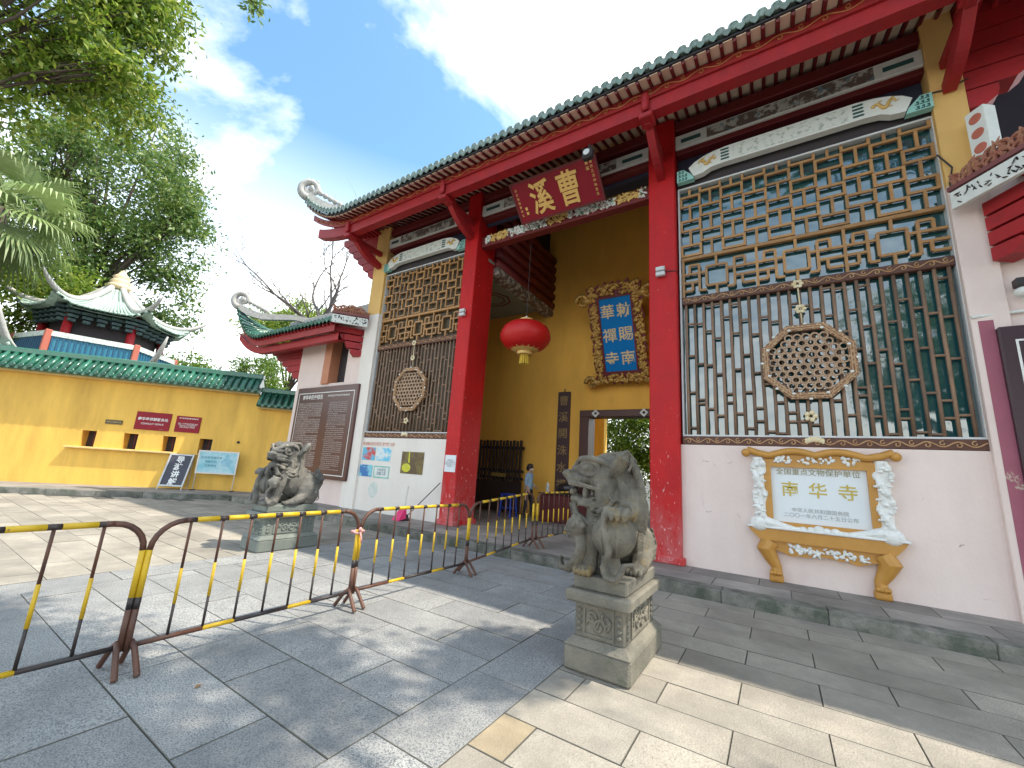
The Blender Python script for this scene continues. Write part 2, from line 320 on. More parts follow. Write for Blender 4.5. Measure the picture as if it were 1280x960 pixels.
for i, y in enumerate(ys):
    y1 = min(y+.508, 6.74)
    if y > 6.6: continue
    x = -2.14; o = -2.76 if i % 2 == 0 else -3.37
    xs = [-2.14]; q = o
    while q > -6.7: xs.append(q); q -= 1.23
    xs.append(-6.7)
    for a, b in zip(xs[1:], xs[:-1]): gran.append((a, b, y, y1))
for k in range(10):
    y0 = -3.1+1.02*k; gran += [(-2.14, -1.63, y0, min(y0+1.02, 6.74)), (-7.21, -6.7, y0, min(y0+1.02, 6.74))]
by = [2.27-.405*k for k in range(22, 0, -1)]+[2.27, 2.67, 3.08, 3.49, 3.88, 4.3, 4.72, 5.1, 5.5, 5.93, 6.33, 6.74]
for i in range(len(by)-1):
    o = -1.38 if (i-22) % 2 == 0 else -.84
    if -6 < by[i] and by[i] > -1.2:
        xs = [-1.63]+[o+1.04*k for k in range(9)]
        for a, b in zip(xs[:-1], xs[1:]): bei.append((a, b, by[i], by[i+1]))
    q = -7.21-(.4 if i % 2 else .92); xs = [-7.21]
    while q > -26: xs.append(q); q -= 1.04
    for b, a in zip(xs[:-1], xs[1:]):
        if ticket_front(a, by[i+1]) > 0.02: bei.append((a, b, by[i], by[i+1]))
lay('granite_slab', gran, granite, g, 0)
lay('stone_paver', bei, paver, g, 0, special=lambda r: paverY if abs(r[0]+1.63) < .02 and abs(r[2]-2.27) < .02 else None)

plat = MB().box((-17.4, 7.0, -.03), (9, 17, .11)).build('terrace', joint); plat['kind'] = 'structure'
x = -15.2; cs = [-14.98, -13.6, -12.3, -10.9, -9.6, -8.2, -6.9, -5.5, -4.2, -2.9, -2.05, -.74, .44, 1.84, 3.2, 4.6, 6]
for a, b in zip(cs[:-1], cs[1:]):
    o = MB().bbox((a+.002, 6.75, -.03), (b-.002, 7.045, .155), .012).build('kerb_stone', kerbm, plat)
tr = []
for a in np.arange(-15.6, 6, .98): tr += [(a, a+.98, 7.05, 7.62), (a-.4, a+.58, 7.62, 8.22)]
for j in range(7):
    for a in np.arange(-10.6, 2, 1.1): tr.append((a+(.5 if j % 2 else 0), a+1.1+(.5 if j % 2 else 0), 8.22+.62*j, 8.84+.62*j))
lay('terrace_slab', tr, terr, plat, .15, .04)

# ------------------------------------------------------------------ gate building
WY = 8.2
G = thing('gate_building', (-4.1, 8.2, .15), 'tall temple gate with red columns, lattice windows and a green tiled roof', 'gate')
def hwall(x0, x1, z0, z1, y0, y1, m, name='wall', P=G): return MB().bbox((x0, y0, z0), (x1, y1, z1), .008).build(name, m, P)
hwall(-1.5, 2.5, .1, 2.27, WY, WY+.4, plaster); hwall(-10.72, -7.2, .1, 2.27, WY, WY+.4, whitepl)
# pilasters: pale below, ochre above
for x0, x1 in ((2.47, 2.86), (-11.3, -10.68)):
    hwall(x0, x1, .1, 6.32, WY-.08, WY+.45, plaster if x0 > 0 else whitepl, 'pilaster'); hwall(x0+.003, x1-.003, 6.32, 9.7, WY-.077, WY+.447, ochre, 'pilaster')
# scuffs, a drip line and a patched hole on the pale walls
grime = mat('grey_scuff', (.46, .38, .36), .9, (.34, .28, .27), 20, .8)
for x, z, dx, dz, r in ((-1.12, 1.98, .10, .0, .012), (-.95, 1.94, .05, -.04, .008), (-.72, 1.96, .08, .02, .010), (-1.13, 1.66, .0, -.5, .005), (-1.08, 1.1, .09, .01, .011), (-.62, 1.12, .06, -.06, .009), (2.02, .98, .07, .03, .016), (2.18, .36, .11, 0, .006), (-.3, 1.4, .01, -.2, .004), (1.72, 1.55, .02, .03, .006), (-9.2, .95, 1.1, -.06, .004), (-8.2, .62, .05, .01, .008), (-10.4, .5, .03, .06, .008), (-9.6, 1.0, .5, -.03, .004)):
    k = random.Random(int(x*100)); MB().tube([(x+dx*t+k.uniform(-.01, .01), WY+.002, z+dz*t+k.uniform(-.012, .012)) for t in np.linspace(0, 1, 6)], [r*k.uniform(.5, 1) for _ in range(6)], 5, flat=.5).build('scuff_mark', grime, G)
# columns
for x0, x1, y1 in ((-2.03, -1.48, 8.74), (-7.22, -6.76, 8.95)):
    c = MB().bbox((x0, WY-.12, .15), (x1, y1, 9.45), .02).build('column', redcol, G)
    MB().bbox((x0-.05, WY-.17, .15), (x1+.05, y1+.05, .27), .015).build('column_base', redcol, c)
# side and back walls of the hall
BY = 12.6
hwall(-11.3, -10.9, .1, 9.6, WY+.46, 15.4, ochre); hwall(2.5, 2.9, .1, 9.6, WY+.46, 15.4, ochre)
hwall(-10.9, -5.12, .1, 11.5, BY, BY+.45, hally, 'back_wall'); hwall(-3.0, 2.5, .1, 11.5, BY, BY+.45, hally, 'back_wall'); hwall(-5.12, -3.0, 3.48, 11.5, BY, BY+.45, hally, 'back_wall')
# inner partition with the side-bay ceiling and the stacked beams over the left column line
hwall(-7.1, -6.9, 7.9, 11.6, 8.96, BY, darktm, 'partition'); hwall(-1.65, -1.5, .1, 11.6, 8.8, BY, yellow, 'partition')
ce = MB().box((-10.9, 8.65, 7.52), (-6.75, BY, 7.6)).build('ceiling', mat('grey_green_ceiling', (.30, .36, .33), .8, (.22, .27, .25), 2, .6), G)
mb = MB()
for r0, r1 in ((.62, .56), (.42, .38)): 
    o_ = [(r0*math.cos(a*PI/4), r0*math.sin(a*PI/4)) for a in range(8)]; i_ = [(r1*math.cos(a*PI/4), r1*math.sin(a*PI/4)) for a in range(8)]
    mb.prism(o_, .01, Matrix.Translation((-8.2, 11.0, 7.505)), i_)
mb.build('ceiling_ornament', darkred, ce)
for k in range(6):
    z = 7.45+.36*k; L0 = 8.95
    MB().tube([(-6.72, L0, z+.15), (-6.72, BY-.02-.0*k, z+.15)], .17, 10).build('stacked_beam', darkred, G, True)
MB().box((-6.98, 8.95, 7.22), (-6.62, BY-.01, 7.46)).build('tie_beam', painted2, G)
# door frame
df = MB()
for a, b in (((-5.42, BY-.06, .15), (-5.1, BY+.5, 3.46)), ((-3.02, BY-.06, .15), (-2.7, BY+.5, 3.46)), ((-5.42, BY-.07, 3.46), (-2.7, BY+.5, 3.68))): df.bbox(a, b, .01)
dfo = df.build('door_frame', mat('door_frame_wood', (.09, .03, .02), .5, (.05, .02, .015), 4, .6), G)
for x in (-4.85, -3.3):
    MB().prism([(-.13, 0), (0, -.13), (.13, 0), (0, .13)], .05, FX(x, BY-.07, 3.56), [(-.06, 0), (0, -.06), (.06, 0), (0, .06)]).build('door_boss', whitebm, dfo)

# ---- lattice windows
def lattice(x0, x1, seed, gl, nm):
    rnd = random.Random(seed); z0, z1 = 2.43, 7.68; y = WY+.06; w = x1-x0
    P = MB().box((x0, y+.10, z0-.1), (x1, y+.13, z1+.1)).build('lattice_window', gl, G); P['label'] = nm
    def bar(n, a, b, t=.04, m=latt, d=.05, yy=None):
        (ax, az), (bx, bz) = a, b; h = t/2; Y = y if yy is None else yy
        if abs(ax-bx) < 1e-6: bx_ = ((ax-h, Y, min(az, bz)), (ax+h, Y+d, max(az, bz)))
        else: bx_ = ((min(ax, bx), Y+.002, az-h), (max(ax, bx), Y+d-.002, az+h))
        return bx_
    # carved rails and trims
    MB().bbox((x0-.04, y-.05, 2.272), (x1+.06, y+.1, 2.43), .012).build('carved_rail', carvedw, P)
    MB().bbox((x0, y-.03, 5.06), (x1, y+.09, 5.22), .012).build('carved_rail', carvedw, P)
    vine('scroll_carving', P, x0, x1, y-.055, 2.352, .11, carvedl); vine('scroll_carving', P, x0+.02, x1-.02, y-.035, 5.14, .11, carvedl)
    MB().bbox((x0, y-.01, 6.03), (x1, y+.08, 6.10), .008).build('rail', latt, P)
    for a, b in (((x0, y-.035, z0+.001), (x1, y-.005, z0+.03)), ((x0-.03, y-.035, z0), (x0+.0, y+.1, z1)), ((x1, y-.035, z0), (x1+.03, y+.1, z1)), ((x0-.03, y-.035, z1), (x1+.03, y+.1, z1+.035))):
        MB().box(a, b).build('metal_trim', trim, P)
    MB().box((x0-.03, y-.03, z1+.036), (x1+.03, y+.12, 8.0)).build('head_board', darktm, P)
    # upper field: staggered frames joined by short posts
    cw, bw, bh, per = w/10, w/10+.03, .27, .57
    for k in range(10):
        cx = x0+cw*(k+.5); off = (k % 2)*per/2
        for r in range(-1, 4):
            b0 = 6.12+off+r*per; b1 = b0+bh; a0, a1 = max(cx-bw/2, x0), min(cx+bw/2, x1)
            c0, c1 = max(b0, 6.1), min(b1, z1)
            if c1-c0 > .08:
                mb = MB(); t = .046
                for e in ((a0, c0, a0+t, c1), (a1-t, c0, a1, c1)): mb.box((e[0], y, e[1]), (e[2], y+.05, e[3]))
                if b0 > 6.1: mb.box((a0+t, y+.002, c0), (a1-t, y+.048, c0+t))
                if b1 < z1: mb.box((a0+t, y+.002, c1-t), (a1-t, y+.048, c1))
                mb.build('frame_cell', latt, P)
            d0, d1 = max(b1, 6.1), min(b1+per-bh, z1)
            if d1-d0 > .08: MB().box((cx-.023, y+.002, d0+.002), (cx+.023, y+.048, d1-.002)).build('post', latt, P)
    # fret band
    u = w/3; bz = 5.22
    for k in range(3):
        ox = x0+u*k; mb = MB(); t = .045
        def H(a, b, v): mb.box((ox+a*u, y+.003, bz+v-t/2), (ox+b*u, y+.047, bz+v+t/2))
        def Vv(a, v0, v1): mb.box((ox+a*u-t/2, y, bz+v0), (ox+a*u+t/2, y+.05, bz+v1))
        H(.36, .64, .2); H(.36, .64, .61); Vv(.36, .2, .61); Vv(.64, .2, .61); H(0, .36, .5); H(.64, 1, .5); H(0, .26, .32); H(.74, 1, .32)
        Vv(.26, .12, .69); Vv(.74, .12, .69); H(.26, .36, .12+.0); H(.12, .26, .69); H(.74, .88, .69); H(.64, .74, .12); Vv(.12, .5, .69); Vv(.88, .5, .69); Vv(.5, .61, .81); Vv(.5, 0, .2); Vv(0.03, 0, .81); H(.03, .16, .14); H(.84, 1, .14); Vv(.16, .14, .32); Vv(.84, .14, .32)
        mb.build('fret', latt, P)
    # bamboo bars
    n = 25; pit = w/n
    for k in range(n):
        bx = x0+pit*(k+.5)+rnd.uniform(-.006, .006); pts = [(bx+rnd.uniform(-.004, .004), y+.02, z) for z in (2.43, 3.0, 3.6, 4.2, 5.06)]
        MB().tube(pts, [.027+rnd.uniform(-.002, .002) for _ in pts], 8).build('bamboo_bar', bamboo, P, True)
    for k in range(n-1):
        bx = x0+pit*(k+1)
        for z in ((2.62, 3.3, 4.0, 4.7) if k % 3 == 0 else (2.9, 3.05, 3.75, 4.45) if k % 3 == 1 else (2.75, 3.55, 4.25, 4.88)):
            z += rnd.uniform(-.06, .06)+.25*math.sin(k*.55); z = min(max(z, 2.5), 5.0)
            MB().tube([(bx-pit/2, y+.02, z), (bx+pit/2, y+.02, z)], .022, 6).build('bamboo_link', bamboo, P, True)
    # octagon medallion with a ring lattice
    cx, cz = (x0+x1)/2+.03, 3.71; ro, ri = .70, .585
    oc = lambda r: [(r*math.cos(PI/8+a*PI/4), r*math.sin(PI/8+a*PI/4)) for a in range(8)]
    MB().prism(oc(ro), .09, FX(cx, y-.01, cz), oc(ri)).build('medallion_frame', mat('medallion_wood', (.20, .09, .045), .5, (.62, .46, .26), 26, .8, .4, 40, sharp=(.5, .58)), P)
    MB().prism(oc(ro-.035), .012, FX(cx, y-.098, cz), oc(ro-.05)).build('medallion_border', carvedl, P); MB().prism(oc(ri+.04), .012, FX(cx, y-.098, cz), oc(ri+.025)).build('medallion_border', carvedl, P)
    ring = MB(); n_ = 14
    ring.prism([(.066*math.cos(2*PI*a/n_), .066*math.sin(2*PI*a/n_)) for a in range(n_)], .03, FX(0, 0, 0), [(.043*math.cos(2*PI*a/n_), .043*math.sin(2*PI*a/n_)) for a in range(n_)])
    me = bpy.data.meshes.new('ring'); me.from_pydata(ring.v, [], ring.f); me.materials.append(mat('ring_wood', (.32, .19, .11), .5, (.55, .40, .27), 20, .7, rnd=.15))
    dx = .122
    for r in range(-5, 6):
        for c in range(-5, 6):
            px = (c+(.5 if r % 2 else 0))*dx; pz = r*dx*.87
            if max(abs(px), abs(pz)) < ri*.92-.03 and (abs(px)+abs(pz))/1.414 < ri*.92-.03: link('ring', me, P, (cx+px, y-.055, cz+pz))
    for a in range(16):
        an = PI/8+a*PI/8; rr = ro*.93 if a % 2 else ro*.93
        k = math.cos(PI/8)/max(math.cos(((an) % (PI/4))-PI/8), .9); q = (cx+rr*k*math.cos(an), y-.105, cz+rr*k*math.sin(an))
        MB().ell(q, (.03, .02, .022), n=8, h=5).build('stud', whitebm, P, True)
    # painted plaster flowers on a thin rod
    cf = mat('cream_flower', (.74, .68, .52), .6, (.62, .42, .12), 12, .8)
    fl = MB().tube([(cx-.03, y-.03, 4.4), (cx-.05, y-.03, 5.12)], .012, 6)
    for (fx_, fz) in ((cx-.05, 5.13), (cx-.04, 4.66)):
        for a in range(6): fl.ell((fx_+.055*math.cos(a*PI/3), y-.05, fz+.055*math.sin(a*PI/3)), (.04, .02, .03), n=8, h=5)
    fl.build('flower_ornament', cf, P, True); fl = MB()
    for a in range(5): fl.ell((cx-.02+.06*math.cos(a*1.257), y-.04, 2.78+.06*math.sin(a*1.257)), (.04, .02, .04), n=8, h=5)
    fl.build('flower_ornament', cf, P, True); fl = MB()
    for a in range(7): fl.ell((cx+(a-3)*.035, y-.06, 2.37+.03*math.cos((a-3)*.5)), (.03, .02, .05), n=8, h=5)
    fl.build('flower_ornament', cf, P, True)
    return P
lattice(-1.42, 2.46, 1, glass, 'lattice window with teal glass beside the white plaque'); lattice(-10.66, -7.24, 2, glassd, 'brown lattice window on the far side of the doorway')

# ---- painted beams over the windows and doorway
def curl(mb, M, pts, r): mb.tube([M @ Vector((*p, 0)) for p in pts], r, 6)
def fanbeam(x0, x1):
    w = x1-x0; M = FX(x0, WY-.02, 7.72)
    top = [(.06*w, .30), (.09*w, .40), (.13*w, .47), (.18*w, .52), (.24*w, .545), (.76*w, .545), (.82*w, .52), (.87*w, .47), (.91*w, .40), (.94*w, .30)]
    bot = [(.915*w, .08), (.87*w, .10), (.835*w, .17), (.78*w, .19), (.22*w, .19), (.165*w, .17), (.13*w, .10), (.085*w, .08)]
    P = MB().prism(top+bot, .14, M).build('fan_beam', whitebm, G)
    m2 = MB().prism([(.27*w, .23), (.42*w, .23), (.58*w, .23), (.73*w, .23), (.73*w, .505), (.27*w, .505)], .008, M @ Matrix.Translation((0, 0, .14))); m2.build('relief_panel', painted, P)
    for s in (0, 1):
        e = MB().prism([(0, .04), (.085*w, .04), (.075*w, .14), (.035*w, .31), (0, .31)] if s == 0 else [(w, .31), (.965*w, .31), (.925*w, .14), (.915*w, .04), (w, .04)], .12, M); q = e.build('corner_panel', turq, P)
        fret = MB(); bx = .005*w if s == 0 else .945*w
        for i in range(3):
            for j in range(3):
                a = bx+i*.016*w; b = .06+j*.085
                if (s == 0 and a > (.068-.016*j)*w) or (s == 1 and a < (.93+.016*j-.012)*w): continue
                fret.prism([(a, b), (a+.013*w, b), (a+.013*w, b+.06), (a+.005*w, b+.06), (a+.005*w, b+.03), (a+.009*w, b+.03), (a+.009*w, b+.015), (a, b+.015)], .006, M @ Matrix.Translation((0, 0, .12)))
        if fret.v: fret.build('fret_painting', tealdk, q)
        dr = MB(); bx = .155*w if s == 0 else .845*w; sg = 1 if s == 0 else -1; D = M @ Matrix.Translation((0, 0, .145))
        pts = [(bx+sg*(t*.075*w-.045*w), .33+.075*math.sin(t*9)*(1-.3*t)) for t in np.linspace(0, 1, 22)]
        dr.tube([D @ Vector((*p, 0)) for p in pts], [.012+.02*math.sin(PI*i/21) for i in range(22)], 6)
        for i in range(2, 20, 3): curl(dr, D, [pts[i], (pts[i][0]+.03, pts[i][1]+.05*(1 if i % 2 else -1)), (pts[i][0]+.06, pts[i][1]+.04*(1 if i % 2 else -1))], .009)
        dr.ell(D @ Vector((*pts[-1], 0)), .032, n=8, h=6); dr.build('gold_dragon', gold, P, True)
        ln = MB(); xx = .235*w if s == 0 else .765*w
        for zz in (.25, .32, .39, .46): ln.prism([(xx-.02*w, zz), (xx+.015*w, zz), (xx+.02*w, zz+.018), (xx+.015*w, zz+.036), (xx-.02*w, zz+.036)], .008, M @ Matrix.Translation((0, 0, .14)))
        ln.build('dark_bar', tealdk, P)
fanbeam(-1.43, 2.47); fanbeam(-10.68, -7.22)
for x0, x1 in ((-1.47, 2.47), (-6.74, -2.04), (-10.68, -7.23)):
    w = x1-x0; P = MB().bbox((x0, WY-.05, 8.68), (x1, WY+.2, 9.0), .01).build('painted_beam', whitebm, G)
    MB().box((x0+.16*w, WY-.056, 8.71), (x1-.16*w, WY-.049, 8.97)).build('painting', painted2, P)
    for k in (.08, .92): MB().box((x0+(k-.05)*w, WY-.056, 8.79), (x0+(k+.05)*w, WY-.049, 8.88)).build('dark_bar', tealdk, P)
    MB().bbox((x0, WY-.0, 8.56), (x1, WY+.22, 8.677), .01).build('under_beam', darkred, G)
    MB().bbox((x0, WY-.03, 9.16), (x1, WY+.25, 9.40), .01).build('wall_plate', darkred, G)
    MB().box((x0, WY+.22, 7.9), (x1, WY+.30, 9.16)).build('dark_infill', indigo, G) if x0 != -6.74 else MB().box((x0, WY+.22, 8.5), (x1, WY+.30, 9.16)).build('dark_infill', indigo, G)
# carved lintel over the doorway
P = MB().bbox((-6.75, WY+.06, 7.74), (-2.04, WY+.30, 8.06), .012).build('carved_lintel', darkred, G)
cv = {0: MB(), 1: MB(), 2: MB()}
for i in range(620):
    x = random.uniform(-6.6, -2.12); z = random.uniform(7.83, 8.05); b = math.sin((x+6.6)*3.5)
    k = 1 if b > .55 else (0 if random.random() < .72 else 2)
    r = random.uniform(.018, .05); cv[k].ell((x, WY+.045, z), (r*1.5, .025, r*.6), Matrix.Rotation(random.uniform(0, PI), 3, 'Y'), 6, 4)
for k, mm, nm in ((0, whitebm, 'white_leaf_carving'), (1, gold, 'gold_carving'), (2, mat('pink_green_carving', (.52, .30, .28), .6, (.12, .30, .20), 9, 1, sharp=(.48, .52)), 'coloured_carving')): cv[k].build(nm, mm, P, True, kind='stuff')

# ---- roof
EY, EZ = 6.4, 9.0; XL, XR = -13.2, 7.4  # right eave end, unseen, is lengthened so its shadow runs on over the paving
def lift(x):
    t = max((-10.7-x)/2.5, (x-5.1)/2.3, 0); return 1.15*min(t, 1.05)**2.0
def rz(y):  # roof curve in depth
    d = y-EY; return EZ+.27*d+.045*d*d*.9
roofP = None
xs = [XL+.4*i for i in range(int((XR-XL)/.4)+1)]+[XR]; yy = [EY, 7, 7.8, 8.8, 10, 11.4, 13]
mb = MB(); vs = []; fs = []
for x in xs:
    for y in yy: vs.append((x, y, rz(y)+lift(x)*max(0, 1-(y-EY)/4)))
n = len(yy)
for i in range(len(xs)-1):
    for j in range(n-1): fs.append((i*n+j, (i+1)*n+j, (i+1)*n+j+1, i*n+j+1))
mb.add(vs, fs); mb.add([(a, b, c+.14) for a, b, c in vs], fs)
for x in (XL, XR): mb.box((x-.02, EY, rz(EY)+lift(x)-.02), (x+.02, EY+.02, rz(EY)+lift(x)+.16))
mb.add([(XL, 13, rz(13)), (XR, 13, rz(13)), (XR, 19.6, 9.2), (XL, 19.6, 9.2)], [(0, 1, 2, 3)])
roof = mb.build('roof', indigo, G)
MB().bbox((XL+1.6, 12.85, rz(13)), (XR-1.6, 13.15, rz(13)+.8), .03).build('ridge', stuccow, roof)
for x0 in (-11.28, 2.52): MB().prism([(8.7, 9.5), (13, rz(13)-.05), (15.4, 12.3), (15.4, 9.5)], .3, Matrix(((0, 0, 1, x0), (1, 0, 0, 0), (0, 1, 0, 0), (0, 0, 0, 1)))).build('gable', ochre, roof)
# tiles, tile ends, rafters, soffit boards: one of each every .2 m
tcache = {}
def piece(nm, key, make, m, at, smooth=False):
    if key not in tcache:
        q = MB(); make(q); me = bpy.data.meshes.new(nm); me.from_pydata(q.v, [], q.f); me.materials.append(m)
        if smooth: me.polygons.foreach_set('use_smooth', [True]*len(me.polygons))
        tcache[key] = me
    return link(nm, tcache[key], roof, at)
ye = [EY-.02, 6.8, 7.6, 9, 11, 12.9]
x = XL+.1; i = 0
while x < XR:
    lf = round(lift(x), 3); sl_ = (lift(x+.1)-lift(x-.1))/.2
    z = EZ+lf+.14
    def row(q): q.tube([(0, a-EY, rz(a)-EZ-lf*min(1, (a-EY)/4 if a > EY else 0)) for a in ye], .072, 8)
    piece('tile_row', ('t', lf), row, tilegrey, (x, EY, z+.035), True)
    def cap(q): q.lathe([(.0, -.03), (.088, -.03), (.088, .0), (.06, .012), (.055, .0), (0, .004)], n=12, M=fr((0, 0, 0), (1, 0, 0), (0, 0, 1)))
    piece('tile_end', 'cap', cap, tilegrey, (x, EY-.03, z+.04), True)
    def drip(q): q.prism([(-.075, .03), (.075, .03), (.06, -.05), (.03, -.085), (0, -.11), (-.03, -.085), (-.06, -.05)], .015, fr((0, 0, 0), (1, 0, 0), (0, 0, 1)))
    piece('drip_tile', 'drip', drip, tilegrey, (x+.1, EY-.025, z-.015+sl_*.1))
    def raf(q): q.tube([(0, .04, -.005), (0, .9, .23-lf*.22), (0, 2.4, .65+.09-lf*.6)], .03, 6)
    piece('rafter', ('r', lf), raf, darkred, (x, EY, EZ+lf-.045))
    def brd(q): q.box((-.072, 0, -.006), (.072, .5, .006), Matrix.Rotation(.27-lf*.22, 4, 'X')); q.box((-.072, .52, .001), (.072, 2.2, .013), Matrix.Rotation(.30-lf*.22, 4, 'X'))
    piece('soffit_board', ('b', lf), brd, cream, (x+.1, EY+.03, EZ+lf-.018+sl_*.1))
    x += .205; i += 1
# eave board and purlin follow the curve of the eave
def strip(nm, y0, y1, dz0, dz1, m, xa, xb, damp):
    q = MB(); X = list(np.arange(xa, xb, .35))+[xb]
    for a, b in zip(X[:-1], X[1:]):
        za, zb = lift(a)*damp, lift(b)*damp
        q.add([(a, y0, dz0+za), (b, y0, dz0+zb), (b, y1, dz0+zb), (a, y1, dz0+za), (a, y0, dz1+za), (b, y0, dz1+zb), (b, y1, dz1+zb), (a, y1, dz1+za)], [(0, 3, 2, 1), (4, 5, 6, 7), (0, 1, 5, 4), (2, 3, 7, 6)]+([(3, 0, 4, 7)] if a == X[0] else [])+([(1, 2, 6, 5)] if b == X[-1] else []))
    return q.build(nm, m, roof)
strip('scroll_board', 6.74, 6.78, 8.82, 9.04, scroll, XL+.1, XR-.1, .75)
strip('purlin', 6.785, 7.02, 8.54, 8.86, redwd, XL+.5, XR-.3, .45)
strip('eave_lath', EY+.0, EY+.035, EZ-.005, EZ+.03, darktm, XL, XR, 1)
vine('gold_scroll', roof, XL+.3, XR-.3, 6.735, 8.93, .14, mat('orange_gold_line', (.52, .20, .06), .5, (.40, .12, .05), 6, .6), .3, .011, lambda x: lift(x)*.75)
# corner hip ridges ending in a curled scroll
def scrollpts(n=30, r0=.36, turns=1.25):
    return [((r0*(1-.72*t))*math.cos(-PI*.45+PI*2*turns*t), (r0*(1-.72*t))*math.sin(-PI*.45+PI*2*turns*t)) for t in np.linspace(0, 1, n)]
def hip(P, tip, d, length, h=.3, z_in=-.5, m=stuccow, sc=1.0, nm='hip_ridge'):
    """raised ridge running from the eave corner up the hip, with a carved curl at the tip"""
    ex = Vector((d[0], d[1], 0)).normalized(); M = fr(tip, ex, (0, 0, 1)) @ Matrix.Translation((0, 0, -.08*sc))
    prof = [(0, .1), (.25, -.12), (.6, -.28), (1.1, -.38), (length*.7, z_in*.7), (length, z_in)]; prof = [(a*1, b*sc) for a, b in prof]
    top = [(a, b+h*sc*(1-.35*a/length)) for a, b in prof][::-1]
    o = MB().prism(prof+top, .16*sc, M).build(nm, m, P)
    s = MB(); C0 = Vector((.18*sc, .42*sc)); pts = [(C0.x+.2*sc+p[0]*0-.2*sc+p[0]*sc*-1, C0.y+p[1]*sc) for p in scrollpts()]
    s.tube([M @ Vector((*p, .08*sc)) for p in pts], [(.14-.09*i/29)*sc for i in range(30)], 8)
    s.ell(M @ Vector((C0.x, C0.y, .08*sc)), (.16*sc, .08*sc, .16*sc), n=10, h=6)
    for k in range(5): s.ell(M @ Vector(((.5+.17*k)*sc, (.33-.075*k)*sc, .08*sc)), (.10*sc, .09*sc, .10*sc), n=8, h=6)
    for k in range(3): s.ell(M @ Vector(((.05+.15*k)*sc, (.76-.02*k)*sc, .08*sc)), (.06*sc, .05*sc, .08*sc), n=8, h=5)
    s.build('curl_ornament', m, o, True); return o
hip(roof, (XL-.05, EY-.05, EZ+lift(XL)+.12), (1, 1.0), 4.4, .34, -.15); hip(roof, (XR+.05, EY-.05, EZ+lift(XR)+.12), (-1, 1.0), 4.4, .34, -.15)
# curved struts from the columns and pilasters to the purlin
def strut(x, P=G):
    q = MB(); prof = []
    for t in np.linspace(0, 1, 9):
        yv = 8.1-1.22*t; zv = 7.95+.62*t-.16*math.sin(PI*t); prof.append((yv, zv))
    inner = [(y+.0, z) for y, z in prof]; outer = [(y+.16+.12*math.sin(PI*i/8), z+.16) for i, (y, z) in enumerate(prof)]
    q.prism(inner+outer[::-1], .15, Matrix(((0, 0, 1, x-.075), (1, 0, 0, 0), (0, 1, 0, 0), (0, 0, 0, 1))))
    o = q.build('strut', redwd, P)
    MB().bbox((x-.07, 6.9, 8.40), (x+.07, 8.1, 8.56), .015).build('strut_arm', redwd, o)
    MB().bbox((x-.13, 6.72, 8.42), (x+.13, 7.06, 8.53), .02).build('bearing_block', redwd, o)
    MB().bbox((x-.07, 6.68, 8.56), (x+.07, 6.78, 8.95), .03).build('post_head', redwd, o)
    return o
for x in (-1.75, -6.99, -10.98, 2.68): strut(x)
# stepped bracket arms under the side overhangs
def arms(xw, sg, y0, y1, z0, nlev, dz, l0, dl, P, m=redwd):
    for k in range(nlev):
        ln = l0+dl*k; a = xw; b = xw+sg*ln; z = z0+dz*k
        q = MB().prism([(a, z), (b-sg*.16, z), (b-sg*.03, z+dz*.3), (b, z+dz*.62), (b, z+dz*.93), (a, z+dz*.93)], y1-y0, Matrix(((1, 0, 0, 0), (0, 0, 1, y0), (0, 1, 0, 0), (0, 0, 0, 1))))
        q.build('bracket_arm', m, P)
arms(-11.31, -1, 8.16, 8.5, 7.75, 6, .32, .35, .34, G); arms(2.87, 1, 8.16, 8.5, 7.6, 6, .34, .35, .36, G)
for sg, x in ((-1, -11.0), (1, 2.7)):
    o = MB().tube([(x, 8.6, 9.05), (x+sg*2.3, 8.6, 9.45)], .12, 10).build('side_purlin', mat('raw_log', (.42, .27, .15), .8, (.3, .18, .1), 6, .6), G, True)
    for k in range(9):
        xx = x+sg*(.2+.22*k); MB().box((xx-.03, 7.1, 9.28+lift(xx)*.45), (xx+.03, 9.6, 9.36+lift(xx)*.4)).build('side_rafter', redwd, G)
